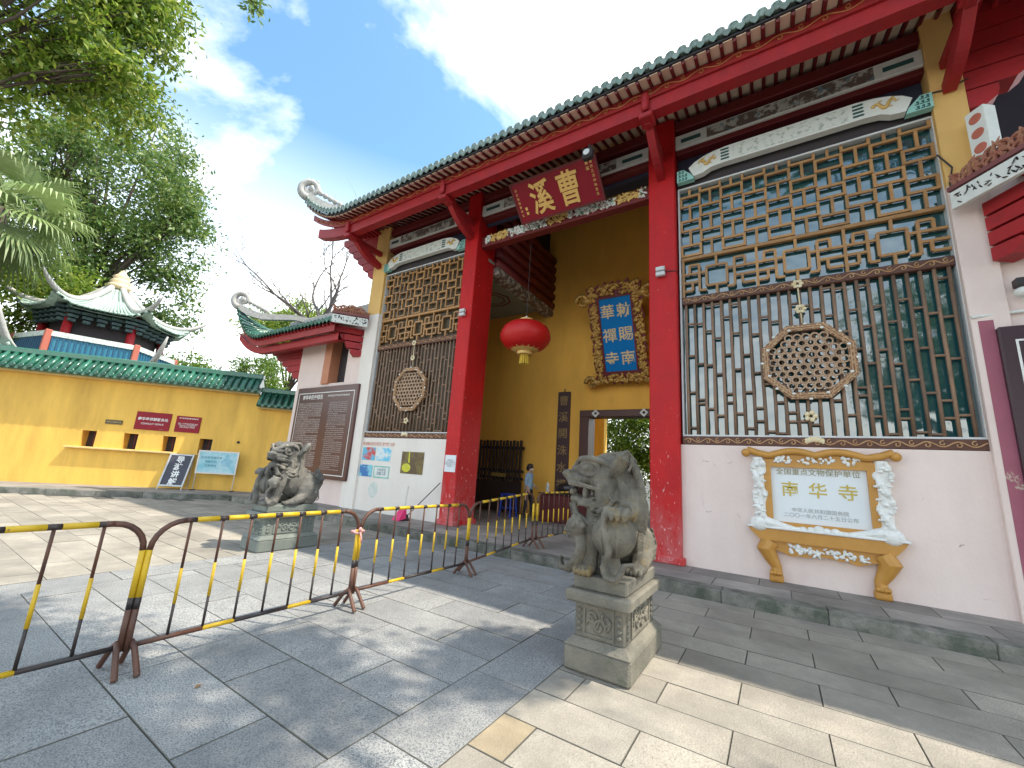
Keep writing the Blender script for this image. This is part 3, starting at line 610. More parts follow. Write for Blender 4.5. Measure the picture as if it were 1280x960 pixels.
# ------------------------------------------------------------------ side wings with their own low roofs
def eave(P, x0, x1, ey, ez, lf, run, rise, tm, back=3.0):
    """tiled roof over a straight eave along x: surface, tile rows, ends, drips, rafters, boards"""
    q = MB(); X = list(np.arange(x0, x1, .4))+[x1]; Y = [ey, ey+run*.3, ey+run*.65, ey+run]
    z = lambda x, y: ez+rise*(max(0, y-ey)/run)**1.25+lf(x)*max(0, 1-(y-ey)/(run*.9)); vs = [(x, y, z(x, y)) for x in X for y in Y]; n = len(Y)
    fs = [(i*n+j, (i+1)*n+j, (i+1)*n+j+1, i*n+j+1) for i in range(len(X)-1) for j in range(n-1)]
    q.add(vs, fs); q.add([(a, b, c+.1) for a, b, c in vs], fs)
    q.add([(x0, ey+run, ez+rise+.1), (x1, ey+run, ez+rise+.1), (x1, ey+run+back, ez), (x0, ey+run+back, ez)], [(0, 1, 2, 3)])
    rf = q.build('roof', indigo, P); x = x0+.1
    MB().bbox((x0+.9, ey+run-.15, ez+rise), (x1, ey+run+.15, ez+rise+.45), .03).build('ridge', stuccow, rf)
    while x < x1:
        q = MB(); q.tube([(x, y, z(x, y)+.12) for y in (ey-.02, *Y[1:])], .06, 7); q.build('tile_row', tm, rf, True)
        q = MB(); q.lathe([(0, -.03), (.075, -.03), (.075, 0), (.05, .012), (0, .018)], n=10, M=fr((x, ey-.03, z(x, ey)+.13), (1, 0, 0), (0, 0, 1))); q.build('tile_end', tm, rf, True)
        q = MB(); q.prism([(-.075, .03), (.075, .03), (.06, -.05), (0, -.11), (-.06, -.05)], .015, fr((x+.1, ey-.02, z(x+.1, ey)+.10), (1, 0, 0), (0, 0, 1))); q.build('drip_tile', tm, rf)
        q = MB(); q.tube([(x, ey+.04, z(x, ey+.04)-.04), (x, ey+run*.6, z(x, ey+run*.6)-.04)], .035, 6); q.build('rafter', redwd, rf)
        x += .21
    q = MB()
    for a, b in zip(X[:-1], X[1:]):
        for (dy, z0, z1, k) in ((.12, -.26, -.03, 1),):
            q.add([(a, ey+dy, z(a, ey)+z0), (b, ey+dy, z(b, ey)+z0), (b, ey+dy+.05, z(b, ey)+z0), (a, ey+dy+.05, z(a, ey)+z0), (a, ey+dy, z(a, ey)+z1), (b, ey+dy, z(b, ey)+z1), (b, ey+dy+.05, z(b, ey)+z1), (a, ey+dy+.05, z(a, ey)+z1)], [(0, 3, 2, 1), (4, 5, 6, 7), (0, 1, 5, 4), (2, 3, 7, 6)])
    q.build('scroll_board', scroll, rf)
    q = MB()
    for a, b in zip(X[:-1], X[1:]):
        za, zb = z(a, ey)-lf(a)*.45, z(b, ey)-lf(b)*.45
        q.add([(a, ey+.3, za-.5), (b, ey+.3, zb-.5), (b, ey+.5, zb-.5), (a, ey+.5, za-.5), (a, ey+.3, za-.24), (b, ey+.3, zb-.24), (b, ey+.5, zb-.24), (a, ey+.5, za-.24)], [(0, 3, 2, 1), (4, 5, 6, 7), (0, 1, 5, 4), (2, 3, 7, 6)])
    q.build('purlin', redwd, rf)
    return rf
WL = thing('side_wing', (-13.2, 8.4, .15), 'low pink side wing with an upturned eave, left of the gate', 'gate wing')
hw = lambda a, b, c, d, y0, y1, m, n='wall', P=WL: MB().bbox((a, y0, c), (b, y1, d), .008).build(n, m, P)
hw(-15.0, -13.0, .1, 6.3, WY+.02, WY+.5, plaster); hw(-13.0, -12.15, .1, 4.12, WY+.02, WY+.5, plaster); hw(-13.0, -12.15, 5.8, 6.3, WY+.02, WY+.5, plaster); hw(-12.15, -11.3, .1, 6.3, WY+.02, WY+.5, plaster)
hw(-15.0, -14.6, .1, 6.3, WY+.51, 13, plaster)
hw(-13.38, -12.98, 4.1, 5.98, WY-.06, WY+.44, mat('orange_post', (.52, .22, .12), .6, (.42, .16, .09), 3, .5), 'post'); hw(-12.97, -12.16, 4.14, 5.79, WY+.3, WY+.36, darktm, 'dark_slot_sheet')  # dark sheet stands in for the shade inside the open window slot
lfw = lambda x: 1.5*max(0, min(1.1, (-16.4-x)/2.3))**2
rfw = eave(WL, -18.7, -11.75, 7.2, 5.86, lfw, 1.9, 1.0, tileg)
hip(rfw, (-18.75, 7.15, 5.86+lfw(-18.7)+.1), (1, .9), 3.4, .3, -.35, stuccow, 1.0)
arms(-15.01, -1, 8.24, 8.6, 4.45, 5, .27, .5, .45, WL)
MB().tube([(-15, 8.5, 5.75), (-17.9, 8.0, 5.95)], .11, 10).build('side_purlin', MATS['raw_log'], WL, True)
WR = thing('side_wing', (4.8, 8.4, .15), 'low pink side wing at the right edge, beside the white plaque wall', 'gate wing')
hw(2.87, 8, .1, 6.3, WY+.02, WY+.5, plaster, 'wall', WR)
eave(WR, 3.2, 8.5, 7.2, 5.86, lambda x: 0, 1.9, 1.0, tileg)
def crest(P, A, B, z):
    A = Vector((*A, z)); B = Vector((*B, z)); ex = (B-A).normalized(); w = (B-A).length
    if ex.x < 0: A, B = B, A; ex = -ex
    M = fr(A, ex, (0, 0, 1)); q = MB().prism([(0, 0), (w, 0), (w, .07), (0, .07)], .22, M @ Matrix.Translation((0, 0, -.11))); b = q.build('crest_board', mat('purple_brown_board', (.22, .07, .07), .6, (.14, .05, .06), 5, .6), P)
    q = MB(); rs = random.Random(3)
    for i in range(15):                       # openwork scrolls and leaves
        u = (i % 8+.5)/8; v = .09+(.15 if i >= 8 else 0)*(1-abs(u-.5)); sg = 1 if i % 2 else -1; r0 = .075*(1.25-abs(u-.5))
        q.tube([M @ Vector((u*w+sg*r0*(1-.7*t)*math.cos(7.5*t+1), v+.03+r0*(1-.7*t)*math.sin(7.5*t+1), .02)) for t in np.linspace(0, 1, 14)], [.026-.012*k/13 for k in range(14)], 6)
        q.tube([M @ Vector((u*w, v, .0)), M @ Vector((u*w+sg*.06, v+.12, .03)), M @ Vector((u*w+sg*.03, v+.2*(1.1-abs(u-.5)), .01))], [.03, .026, .006], 6)
    q.prism([(0, .06)]+[(w*t, .12+.22*(1-abs(t-.5)*1.6)+.03*math.sin(t*38)) for t in np.linspace(0, 1, 24)]+[(w, .06)], .03, M @ Matrix.Translation((0, 0, -.05)))
    q.build('carved_crest', mat('faded_red_carving', (.30, .09, .06), .7, (.46, .28, .17), 9, .8, .4, 30), b)
    q = MB().prism([(.02, -.30), (w-.02, -.30), (w-.02, -.03), (.02, -.03)], .06, M @ Matrix.Translation((0, 0, .04))); pn = q.build('crest_panel', whitebm, b)
    q = MB()
    for i in range(40):
        u = rs.uniform(.06, .94); q.ell(M @ Vector((u*w, rs.uniform(-.26, -.07), .102)), (rs.uniform(.02, .06), rs.uniform(.012, .03), .006), Matrix.Rotation(rs.uniform(0, 3), 3, 'Y'), 7, 4)
    q.build('painted_scene', blackw, b, True, kind='stuff')
crest(WL, (-11.02, 8.02), (-11.72, 7.15), 6.12); crest(WR, (2.5, 8.02), (3.2, 7.1), 6.12)
for k in range(4):
    for P, sg, xa in ((WL, -1, -11.32), (WR, 1, 2.9)):
        z = 4.95+.24*k; ln = .35+.2*k; y = 8.2
        q = MB().prism([(0, 0), (ln-.1, 0), (ln, .14), (ln, .2), (0, .2)], .3, fr((xa+sg*.12+(0 if sg > 0 else .0), 8.22, z), (sg*.55, -.83, 0), (0, 0, 1))); q.build('bracket_arm', redwd, P)

# ------------------------------------------------------------------ yellow ticket wall (runs diagonally), its sidewalk and fittings
TA = Vector((-21.39, 2.62, 0)); td = Vector((.652, .758, 0)).normalized(); tn = Vector((td.y, -td.x, 0))      # tn faces the plaza
def TM(u, z, off=0): return fr(TA+td*u+tn*off+Vector((0, 0, z)), td, (0, 0, 1))
sw = MB().prism([(-9, -.05), (8.25, -.05), (8.25, .13), (-9, .13)], 2.0, TM(0, 0, -.3)).build('sidewalk', joint); sw['kind'] = 'structure'
for k in range(13):
    MB().bbox((-6+1.2*k+.003, -.04, 1.71), (-4.8+1.2*k-.003, .15, 1.95), .012, TM(0, 0)).build('kerb_stone', kerbm, sw)
    MB().bbox((-6+1.2*k+.005, .10, .02), (-4.8+1.2*k-.005, .148, 1.70), .006, TM(0, 0)).build('sidewalk_slab', terr, sw)
TW = thing('ticket_wall', TA+td*3+Vector((0, 0, .15)), 'long yellow wall with green tile coping and four small ticket windows', 'wall')
wins = [(1.76, 2.17), (2.96, 3.38), (4.13, 4.53), (5.27, 5.68)]; wz0, wz1 = 1.42, 1.97
q = MB(); 
def seg(a, b, z0, z1, m=yellow): MB().box((a, z0, -.4), (b, z1, 0), TM(0, 0)).build('wall_body', m, TW)
seg(-9, 8.2, .1, wz0); seg(-9, 6.95, wz1, 3.82); seg(6.95, 8.2, wz1, 3.3)
us = [-9]+[u for w_ in wins for u in w_]+[8.2]
for a, b in zip(us[::2], us[1::2]): seg(a, b, wz0, wz1)
for a, b in wins:
    f = MB().box((a, wz0, -.42), (b, wz1, -.36), TM(0, 0)).build('ticket_window', darktm, TW)
    MB().box((a+.17, wz0+.02, -.355), (a+.2, wz1-.02, -.34), TM(0, 0)).build('window_bar', darkred, f)
MB().bbox((1.45, 1.35, .0), (4.68, 1.415, .17), .012, TM(0, 0)).build('ledge', mat('pale_ledge', (.72, .52, .22), .8, (.5, .34, .12), 5, .7), TW)
MB().bbox((5.2, 1.37, 0), (5.8, 1.415, .12), .01, TM(0, 0)).build('ledge', MATS['pale_ledge'], TW)
def coping(u0, u1, z):
    r = MB().prism([(-.62, z-.02), (0, z+.55), (.45, z-.02), (.40, z-.1), (-.6, z-.1)], u1-u0, Matrix.Translation((TA+td*u0)) @ Matrix(((tn.x, 0, td.x, -tn.x*.0), (tn.y, 0, td.y, 0), (0, 1, 0, 0), (0, 0, 0, 1)))).build('coping', tileg, TW)
    MB().bbox((u0, z-.16, .0), (u1, z-.08, .22), .01, TM(0, 0)).build('eave_moulding', MATS['pale_ledge'], TW)
    MB().bbox((u0-.02, z+.48, -.14), (u1+.02, z+.68, .14), .03, TM(0, 0)).build('coping_ridge', tileg, r)
    u = u0+.1
    while u < u1:
        M = TM(u, z); P0 = M @ Vector((0, .53, .06)); P1 = M @ Vector((0, .02, .47)); MB().tube([P0, (P0+P1)/2+Vector((0, 0, .0)), P1], .065, 8).build('coping_tile', tileg, r, True)
        MB().lathe([(0, -.02), (.08, -.02), (.08, .01), (.04, .02), (0, .02)], n=10, M=M @ Matrix.Translation((0, .02, .485))).build('coping_tile_end', tileg, r, True)
        MB().prism([(-.08, .0), (.08, .0), (.05, -.08), (0, -.11), (-.05, -.08)], .015, M @ Matrix.Translation((.11, -.0, .46))).build('coping_drip', tileg, r)
        u += .225
coping(-8.5, 6.95, 3.92); coping(7.0, 8.3, 3.42)
def board(name, u0, u1, z0, z1, m, label, cat, lines, off=.03, tm=white):
    o = MB().bbox((u0, z0, 0), (u1, z1, off), .006, TM(0, 0, .002)).build(name, m); tag(o, label, cat)
    for s, uu, zz, sz, bd in lines:
        q = MB(); text(q, s, sz, TM(uu, zz, off+.006), 0, bd); q.build('lettering', tm, o)
    return o
board('wall_sign', 3.19, 4.25, 2.14, 2.78, maroon, 'large maroon sign on the yellow wall above the ticket windows', 'sign', [('南华寺讲解服务处', 3.72, 2.53, .115, .02), ('CONSULT OFFICE', 3.72, 2.36, .085, .01), ('——', 4.02, 2.19, .06, 0)])
board('wall_sign', 4.41, 5.19, 2.15, 2.74, maroon, 'smaller maroon notice beside the large maroon sign', 'sign', [('南华寺导游讲解收费标准', 4.8, 2.66, .055, .01), ('讲解一律凭票服务请到窗口购票\n每批二十人以内收费标准如下\n讲解时间约六十分钟左右\n请游客自觉遵守寺院规定', 4.8, 2.4, .045, 0)])
board('wall_plate', 2.34, 2.83, 2.25, 2.40, mat('bronze_plate', (.10, .08, .04), .5), 'small dark plate on the yellow wall above the left ticket windows', 'plate', [('游客止步谢绝入内', 2.585, 2.325, .05, 0)], tm=gold)
MB().lathe([(0, 0), (.05, 0), (.05, .04), (0, .05)], n=8, M=TM(6.53, 1.93, 0)).build('pipe_stub', darktm, TW)
# A-frame board and poster stand in front of the wall
alu = mat('aluminium', (.55, .54, .52), .4, metal=.6)
AF = thing('standing_sign', TA+td*4.9+tn*.5+Vector((0, 0, .15)), 'slanted dark A-frame board with four big white characters by the wall', 'sign')
o_ = TA+td*4.55+tn*.62+Vector((0, 0, .16)); M = fr(o_, td, Vector((0, 0, 1))-tn*.38)
q = MB().prism([(0, .1), (.74, .1), (.74, 1.28), (0, 1.28)], .03, M, [(.05, .15), (.69, .15), (.69, 1.23), (.05, 1.23)]); q.build('frame', alu, AF)
MB().prism([(.05, .15), (.69, .15), (.69, 1.23), (.05, 1.23)], .012, M).build('panel', mat('dark_slate_print', (.05, .05, .07), .5), AF)
q = MB(); chars(q, '导游讲解', .37, 1.08, .27, .25, M, .02, .03); q.build('lettering', white, AF)
for a in (.02, .72): MB().tube([M @ Vector((a, .1, .01)), M @ Vector((a, -.02, .01))], .016, 6).build('leg', alu, AF)
for a in (.02, .72): MB().tube([M @ Vector((a, 1.27, 0)), M @ Vector((a, .0, 0))-tn*.42+Vector((0, 0, 0))], .013, 6).build('rear_leg', alu, AF)
PS = thing('standing_sign', TA+td*6.1+tn*.4+Vector((0, 0, .15)), 'pale blue poster stand on thin legs next to the dark A-frame board', 'sign')
M = TM(5.5, .15, .35)
skyp = mat('pale_blue_poster', (.42, .62, .68), .4, (.18, .48, .58), 2.2, .9, sharp=(.4, .6))
MB().prism([(0, .62), (1.22, .62), (1.22, 1.38), (0, 1.38)], .025, M).build('poster', skyp, PS)
MB().prism([(-.03, .59), (1.25, .59), (1.25, 1.41), (-.03, 1.41)], .035, M, [(.02, .64), (1.2, .64), (1.2, 1.36), (.02, 1.36)]).build('frame', alu, PS)
q = MB(); text(q, '欢迎来到南华寺\n祖庭文化\n文明参访', .095, M @ Matrix.Translation((.4, 1.02, 0)), .03, .005, line=1.5); q.build('lettering', mat('teal_ink', (.05, .20, .26), .6), PS)
q = MB(); q.lathe([(.0, 0), (.16, 0), (.14, .005), (0, .006)], n=18, M=M @ Matrix.Translation((.88, 1.02, .026))); q.lathe([(0, 0), (.07, 0), (0, .006)], n=14, M=M @ Matrix.Translation((.88, 1.24, .026))); q.build('printed_figure', mat('poster_figure', (.16, .42, .55), .5, (.55, .70, .75), 8, .6), PS)
for a in (.0, 1.22):
    MB().tube([M @ Vector((a, .0, .0)), M @ Vector((a, 1.4, .0))], .016, 6).build('leg', alu, PS); MB().tube([M @ Vector((a, .015, -.18)), M @ Vector((a, .015, .2))], .018, 6).build('foot', darktm, PS)

# ------------------------------------------------------------------ pavilion behind the wall
PC = Vector((-27.5, 5.25, 0)); PV = thing('pavilion', PC, 'hexagonal pavilion with pale green upturned roofs behind the yellow wall', 'pavilion')
base = math.atan2(-PC.y, -PC.x)
ca = [base-R(23)*-1+k*PI/3 for k in range(6)]
P3 = lambda r, a, z: PC+Vector((r*math.cos(a), r*math.sin(a), z))
def hexroof(rin, zin, rout, zout, tipl, nm, m, rowm):
    n = 9; vs = []; fs = []; A = 36
    rad = lambda a: math.cos(PI/6)/math.cos(((a-ca[0]) % (PI/3))-PI/6)
    def pt(t, a):
        k = rad(a); rr = (rin+(rout-rin)*t); c = (k-math.cos(PI/6))/(1-math.cos(PI/6)); c = max(0, min(1, c))
        return P3(rr*k*(1+.07*c*t), a, zin+(zout-zin)*(1-(1-t)**1.9)+tipl*c**3*t**3)
    for j in range(A):
        for i in range(n+1): vs.append(pt(i/n, ca[0]+2*PI*j/A))
    for j in range(A):
        for i in range(n): fs.append((j*(n+1)+i, j*(n+1)+i+1, ((j+1) % A)*(n+1)+i+1, ((j+1) % A)*(n+1)+i))
    q = MB().add(vs, fs); q.add([Vector(p)-Vector((0, 0, .12)) for p in vs], fs); r = q.build(nm, m, PV)
    for j in range(0, 96):
        a = ca[0]+2*PI*(j+.5)/96; lo = .05 if j % 4 == 0 else .3
        MB().tube([pt(t, a)+Vector((0, 0, .03)) for t in np.linspace(lo, 1, 7)], .055, 6).build('tile_row', rowm, r, True)
    for k in range(6):
        pts = [pt(t, ca[k])+Vector((0, 0, .08)) for t in np.linspace(.02, 1, 12)]; e = pts[-1]; d = (pts[-1]-pts[-2]).normalized()
        pts += [e+d*.25+Vector((0, 0, .05)), e+d*.5+Vector((0, 0, .14)), e+d*.72+Vector((0, 0, .30))]
        MB().tube(pts, [.13]*10+[.12, .11, .10, .07, .03], 8).build('hip_ridge', stuccow, r, True)
    return r
hexroof(.33, 9.15, 2.95, 7.35, .5, 'upper_roof', tilewht, tilewht); hexroof(2.55, 5.25, 4.2, 4.35, 1.1, 'lower_roof', tilewht, tilewht)
MB().lathe([(.0, 9.1), (.42, 9.15), (.5, 9.3), (.42, 9.4), (.36, 9.45), (.42, 9.55), (.34, 9.65), (.3, 9.7), (.36, 9.8), (.26, 9.9), (.2, 9.95), (.1, 10.15), (0, 10.25)], PC, 18).build('finial', mat('striped_finial', (.72, .60, .40), .5, (.55, .30, .12), 3, .8, stretch=(.1, .1, 3)), PV, True)
hexo = lambda r: [(r*math.cos(a), r*math.sin(a)) for a in ca]
bluet = mat('blue_glazed_panel', (.025, .15, .25), .35, (.05, .26, .38), 14, .7, .2, 30)
MB().prism(hexo(2.8), .85, Matrix.Translation(PC+Vector((0, 0, 5.15))), hexo(2.62)).build('balustrade', bluet, PV)
MB().prism(hexo(2.88), .22, Matrix.Translation(PC+Vector((0, 0, 5.86))), hexo(2.6)).build('balustrade_cap', painted, PV)
MB().prism(hexo(2.86), .12, Matrix.Translation(PC+Vector((0, 0, 5.10))), hexo(2.6)).build('balustrade_foot', stuccow, PV)
MB().prism(hexo(1.9), 7.4, Matrix.Translation(PC)).build('core', darktm, PV)
for a in ca:
    p = P3(2.8, a, 0); MB().bbox((p.x-.11, p.y-.11, 5.08), (p.x+.11, p.y+.11, 6.12), .03).build('corner_post', mat('faded_red_post', (.46, .12, .08), .6, (.35, .1, .07), 5, .6), PV)
    p = P3(2.1, a, 0); MB().lathe([(.16, 0), (.16, 7.6)], p, 10).build('column', redwd, PV, True)
for k in range(6):
    for i in range(1, 16):
        p = P3(2.815, ca[k], 0).lerp(P3(2.815, ca[(k+1) % 6], 0), i/16); MB().bbox((p.x-.03, p.y-.03, 5.22), (p.x+.03, p.y+.03, 5.86), .008).build('baluster', mat('deep_blue_baluster', (.02, .10, .19), .4), PV)
rs = random.Random(5)
for k in range(6):
    for i in range(5):
        p = P3(2.35, ca[k], 0).lerp(P3(2.35, ca[(k+1) % 6], 0), (i+.5)/5)
        q = MB(); 
        for j in range(4): q.box((p.x-.12-.05*j, p.y-.12-.05*j, 6.72+.18*j), (p.x+.12+.05*j, p.y+.12+.05*j, 6.84+.18*j))
        q.build('bracket_set', mat('dark_painted_bracket', (.05, .10, .09), .6, (.02, .03, .05), 8, .8, sharp=(.45, .55)), PV)
# ------------------------------------------------------------------ signs and fittings on the gate
NB = thing('name_board', (-4.12, 8.0, 7.9), 'leaning maroon name board with two large gold characters over the doorway', 'name board')
bv = Vector((0, -.70, .66)); M = fr((-5.23, 8.0, 7.88), (1, 0, 0), bv); h = .97; w = 2.23
MB().bbox((0, 0, -.06), (w, h, 0), .015, M).build('board', maroon, NB)
MB().prism([(-.02, -.02), (w+.02, -.02), (w+.02, h+.02), (-.02, h+.02)], .03, M @ Matrix.Translation((0, 0, -.02)), [(.03, .03), (w-.03, .03), (w-.03, h-.03), (.03, h-.03)]).build('edge', darkred, NB)
goldch = mat('gilded_character', (.80, .52, .16), .35, (.62, .36, .09), 6, .5, metal=.2)
for c, x in (('曹', .66*w), ('溪', .33*w)):
    q = MB(); S2 = M @ Matrix.Translation((x, h*.5, 0)) @ Matrix.Diagonal((.82, 1.12, 1, 1))
    for dz in (.012, .018): text(q, c, .72, S2, dz, .017)
    q.build('character', goldch, NB)
q = MB(); chars(q, '曹溪', .90*w, .86, .12, .085, M, .012, .01); q.build('small_characters', goldch, NB)
q = MB(); chars(q, '嘉庆乙丑仲秋吉旦', .945*w, .86, .1, .07, M, .012, .01); q.build('small_characters', goldch, NB)
q = MB(); chars(q, '方丈惟因重修立', .05*w, .80, .1, .065, M, .012, .01); q.build('small_characters', goldch, NB)
q = MB(); [q.prism([(.10*w, z), (.128*w, z), (.128*w, z+.07), (.10*w, z+.07)], .012, M) for z in (.18, .29)]; q.build('seal', goldch, NB)

HP = thing('hanging_plaque', (-3.9, 12.4, 4.4), 'tall blue plaque in a carved gilt frame leaning from the yellow wall', 'plaque')
M = fr((-3.9, 12.36, 4.45), (1, 0, 0), (0, -1.2, 3.15)); H = 3.2
MB().prism([(-.5, .42), (.5, .42), (.5, 2.72), (-.5, 2.72)], .05, M).build('panel', mat('bright_blue_panel', (.004, .21, .60), .6, (.004, .17, .50), 3, .5, spec=.15), HP)
MB().prism([(-.56, .36), (.56, .36), (.56, 2.78), (-.56, 2.78)], .08, M, [(-.49, .43), (.49, .43), (.49, 2.71), (-.49, 2.71)]).build('inner_frame', darkred, HP)
for c, x, y in (('勅', .25, 2.3), ('賜', .25, 1.57), ('南', .25, .84), ('華', -.25, 2.3), ('禪', -.25, 1.57), ('寺', -.25, .84)): q = MB(); text(q, c, .46, M @ Matrix.Translation((x, y, .05)), .012, .012); q.build('character', mat('pale_gold', (.78, .64, .36), .4, (.66, .48, .22), 6, .5), HP)
out_ = []
for t in range(64):
    a = 2*PI*t/64; cx, cy = math.cos(a), math.sin(a); k = 1/max(abs(cx), abs(cy)); x, y = cx*k, cy*k
    wob = 1+.045*math.sin(t*2.4); out_.append((x*.84*wob, 1.57+y*1.50*wob*(1.06 if abs(x) < .6 and y > 0 else 1)))
inn = []
for t in range(64):
    a = 2*PI*t/64; cx, cy = math.cos(a), math.sin(a); k = 1/max(abs(cx), abs(cy)); inn.append((cx*k*.555, 1.57+cy*k*1.215))
MB().prism(out_, .10, M @ Matrix.Translation((0, 0, -.02)), inn).build('outer_frame', darkred, HP)
q = MB(); rs = random.Random(11)
for i in range(520):
    side = rs.random(); 
    if side < .62: x = rs.choice((-1, 1))*rs.uniform(.58, .80); y = rs.uniform(.25, 2.9)
    else: x = rs.uniform(-.75, .75); y = rs.choice((rs.uniform(.10, .34), rs.uniform(2.82, 3.12)))
    r = rs.uniform(.035, .085); q.ell(M @ Vector((x, y, .08)), (r*1.3, .045, r*.7), Matrix.Rotation(rs.uniform(0, PI), 3, 'Y'), 7, 5)
q.build('gilt_carving', giltold, HP, True, kind='stuff')
for sx in (-1, 1):
    for yy_, rr in ((2.72, .22), (.10, .20)):
        pts = [(sx*(.98+rr*.2)+rr*(1-.55*t)*math.cos(6*t)*sx, yy_+rr*(1-.55*t)*math.sin(6*t)) for t in np.linspace(0, 1, 14)]
        qq = MB(); qq.tube([M @ Vector((*p, .05)) for p in pts], [.085-.04*i/13 for i in range(14)], 8); qq.tube([M @ Vector((sx*.7, yy_, .04)), M @ Vector((sx*1.05, yy_, .04))], .11, 8); qq.build('scroll_ear', giltold, HP, True)

CB = thing('couplet_board', (-6.0, 12.55, .3), 'tall dark plank with a column of gold characters left of the door', 'couplet board')
MB().bbox((-6.24, BY-.07, .3), (-5.78, BY-.005, 4.34), .012).build('plank', mat('dark_plank', (.06, .03, .035), .5, (.09, .04, .04), 3, .6), CB)
for i, c in enumerate('曹溪開洙水禪門'): q = MB(); text(q, c, .36, FX(-6.01, BY-.07, 4.03-.56*i), .006, .01); q.build('character', mat('faded_gold', (.34, .22, .08), .5), CB)
MB().tube([(-6.01, BY-.03, 4.33), (-6.01, BY-.03, 4.45)], .015, 6).build('hook', darktm, CB)

# lantern
LC = Vector((-5.30, 8.6, 5.0)); LT = thing('lantern', LC, 'round red lantern with a gold tassel hanging in the doorway', 'lantern')
redsilk = mat('red_silk', (.62, .012, .012), .45, (.50, .01, .01), 3, .4, trans=.25)
prof = [(.16, -.40)]+[(.66*math.cos(a)**.8, .41*math.sin(a)) for a in np.linspace(-1.25, 1.25, 13)]+[(.16, .40)]
nn = 32; q = MB(); vs = []
for r, z in prof:
    for k in range(nn): vs.append(LC+Vector(((r*(1 if k % 2 else .965))*math.cos(2*PI*k/nn), (r*(1 if k % 2 else .965))*math.sin(2*PI*k/nn), z)))
q.add(vs, [(i*nn+k, i*nn+(k+1) % nn, (i+1)*nn+(k+1) % nn, (i+1)*nn+k) for i in range(len(prof)-1) for k in range(nn)]); q.build('globe', redsilk, LT, True)
MB().lathe([(.17, .385), (.18, .47), (.10, .48)], LC, 16).build('top_cap', gold, LT); MB().lathe([(.10, -.50), (.20, -.49), (.20, -.385)], LC, 16).build('bottom_cap', gold, LT)
MB().lathe([(.24, -.40), (.40, -.33), (.41, -.335), (.25, -.41)], LC, 24).build('gold_band', gold, LT)
q = MB(); [q.tube([LC+Vector((.09*math.cos(a), .09*math.sin(a), -.49)), LC+Vector((.11*math.cos(a), .11*math.sin(a), -.74))], .022, 5) for a in np.linspace(0, 2*PI, 12)[:-1]]; q.build('tassel', mat('yellow_tassel', (.62, .42, .04), .7), LT, kind='stuff')
MB().tube([LC+Vector((0, 0, .47)), LC+Vector((0, 0, 2.78))], .008, 5).build('cord', darktm, LT)
MB().ell(LC+Vector((0, 0, .54)), .03, n=8, h=6).build('bulb_cap', whitebm, LT)

# monument plaque of stucco on the pink wall
MP = thing('monument_plaque', (.52, 8.15, .15), 'white inscribed plaque in an orange and white stucco frame with clawed feet', 'plaque')
M = FX(.50, WY, .15)
amber = mat('amber_stucco', (.52, .26, .05), .45, (.40, .18, .03), 4, .6, wear=(.72, .66, .56), wscale=9, wthr=.68)
wst = mat('white_stucco', (.78, .78, .76), .7, (.55, .58, .57), 12, .6, .2, 40)
MB().prism([(-.60, .90), (.66, .90), (.66, 1.80), (-.60, 1.80)], .05, M).build('tablet', mat('pale_tablet', (.70, .74, .77), .4, (.64, .68, .72), 2, .5), MP)
MB().prism([(-.68, .80), (.74, .80), (.74, 1.90), (-.68, 1.90)], .11, M, [(-.58, .92), (.64, .92), (.64, 1.78), (-.58, 1.78)]).build('frame', amber, MP)
q = MB(); pts = []
for t in np.linspace(-1, 1, 41): pts.append((.03+t*.93, 1.945+.08*abs(math.sin(t*1.5*PI+.0))*(1-abs(t)*.3)+(.05*max(0, abs(t)-.85)/.15)-.03*abs(t)+.03))
q.tube([M @ Vector((*p, .12)) for p in pts], .055, 8)
for sx in (-1, 1): q.ell(M @ Vector((.03+sx*.95, 1.995, .12)), (.07, .07, .07), n=10, h=7)
q.build('wavy_top', amber, MP, True)
MB().prism([(-.64, 1.86), (.70, 1.86), (.70, 1.95), (.35, 2.0), (.03, 2.02), (-.3, 2.0), (-.64, 1.95)], .10, M).build('top_panel', amber, MP)
q = MB(); rs = random.Random(4)
for i in range(46):
    x = rs.choice((rs.uniform(-.52, -.3), rs.uniform(-.22, .28), rs.uniform(.36, .58))); q.ell(M @ Vector((x, rs.uniform(1.85, 1.955), .115)), (rs.uniform(.02, .05), .03, rs.uniform(.015, .03)), Matrix.Rotation(rs.uniform(0, 3), 3, 'Y'), 7, 5)
q.build('flower_relief', wst, MP, True, kind='stuff')
for sx in (-1, 1):
    q = MB(); bx = .03+sx*.78
    q.tube([M @ Vector((bx, .84, .07)), M @ Vector((bx, 1.93, .07))], .085, 10)
    for ph in (0, PI):
        pts = [(bx+.075*math.cos(ph+t*7.5), .83+1.08*t, .09+.07*math.sin(ph+t*7.5)) for t in np.linspace(0, 1, 34)]; q.tube([M @ Vector(p) for p in pts], [.042+.012*math.sin(i*1.7) for i in range(34)], 7)
    for i in range(26): q.ell(M @ Vector((bx+rs.uniform(-.1, .1), .86+rs.random()*1.0, .15+rs.uniform(0, .03))), (.035, .03, .02), n=7, h=5)
    q.ell(M @ Vector((bx+sx*.03, .86, .12)), (.14, .10, .12), n=10, h=7); q.tube([M @ Vector((bx-sx*.05, .90, .12)), M @ Vector((bx-sx*.25, .86, .12)), M @ Vector((bx-sx*.45, .815, .10)), M @ Vector((bx-sx*.6, .84, .09))], [.09, .06, .05, .035], 8)
    rmesh(q, .009, wst, 'dragon_column', MP)
q = MB()
for x, r in ((-.1, .05), (.0, .075), (.1, .055), (.2, .06), (-.2, .045)): q.ell(M @ Vector((x, .83+r*.3, .11)), (r, .05, r*.8), n=9, h=6)
q.build('cloud_relief', wst, MP, True)
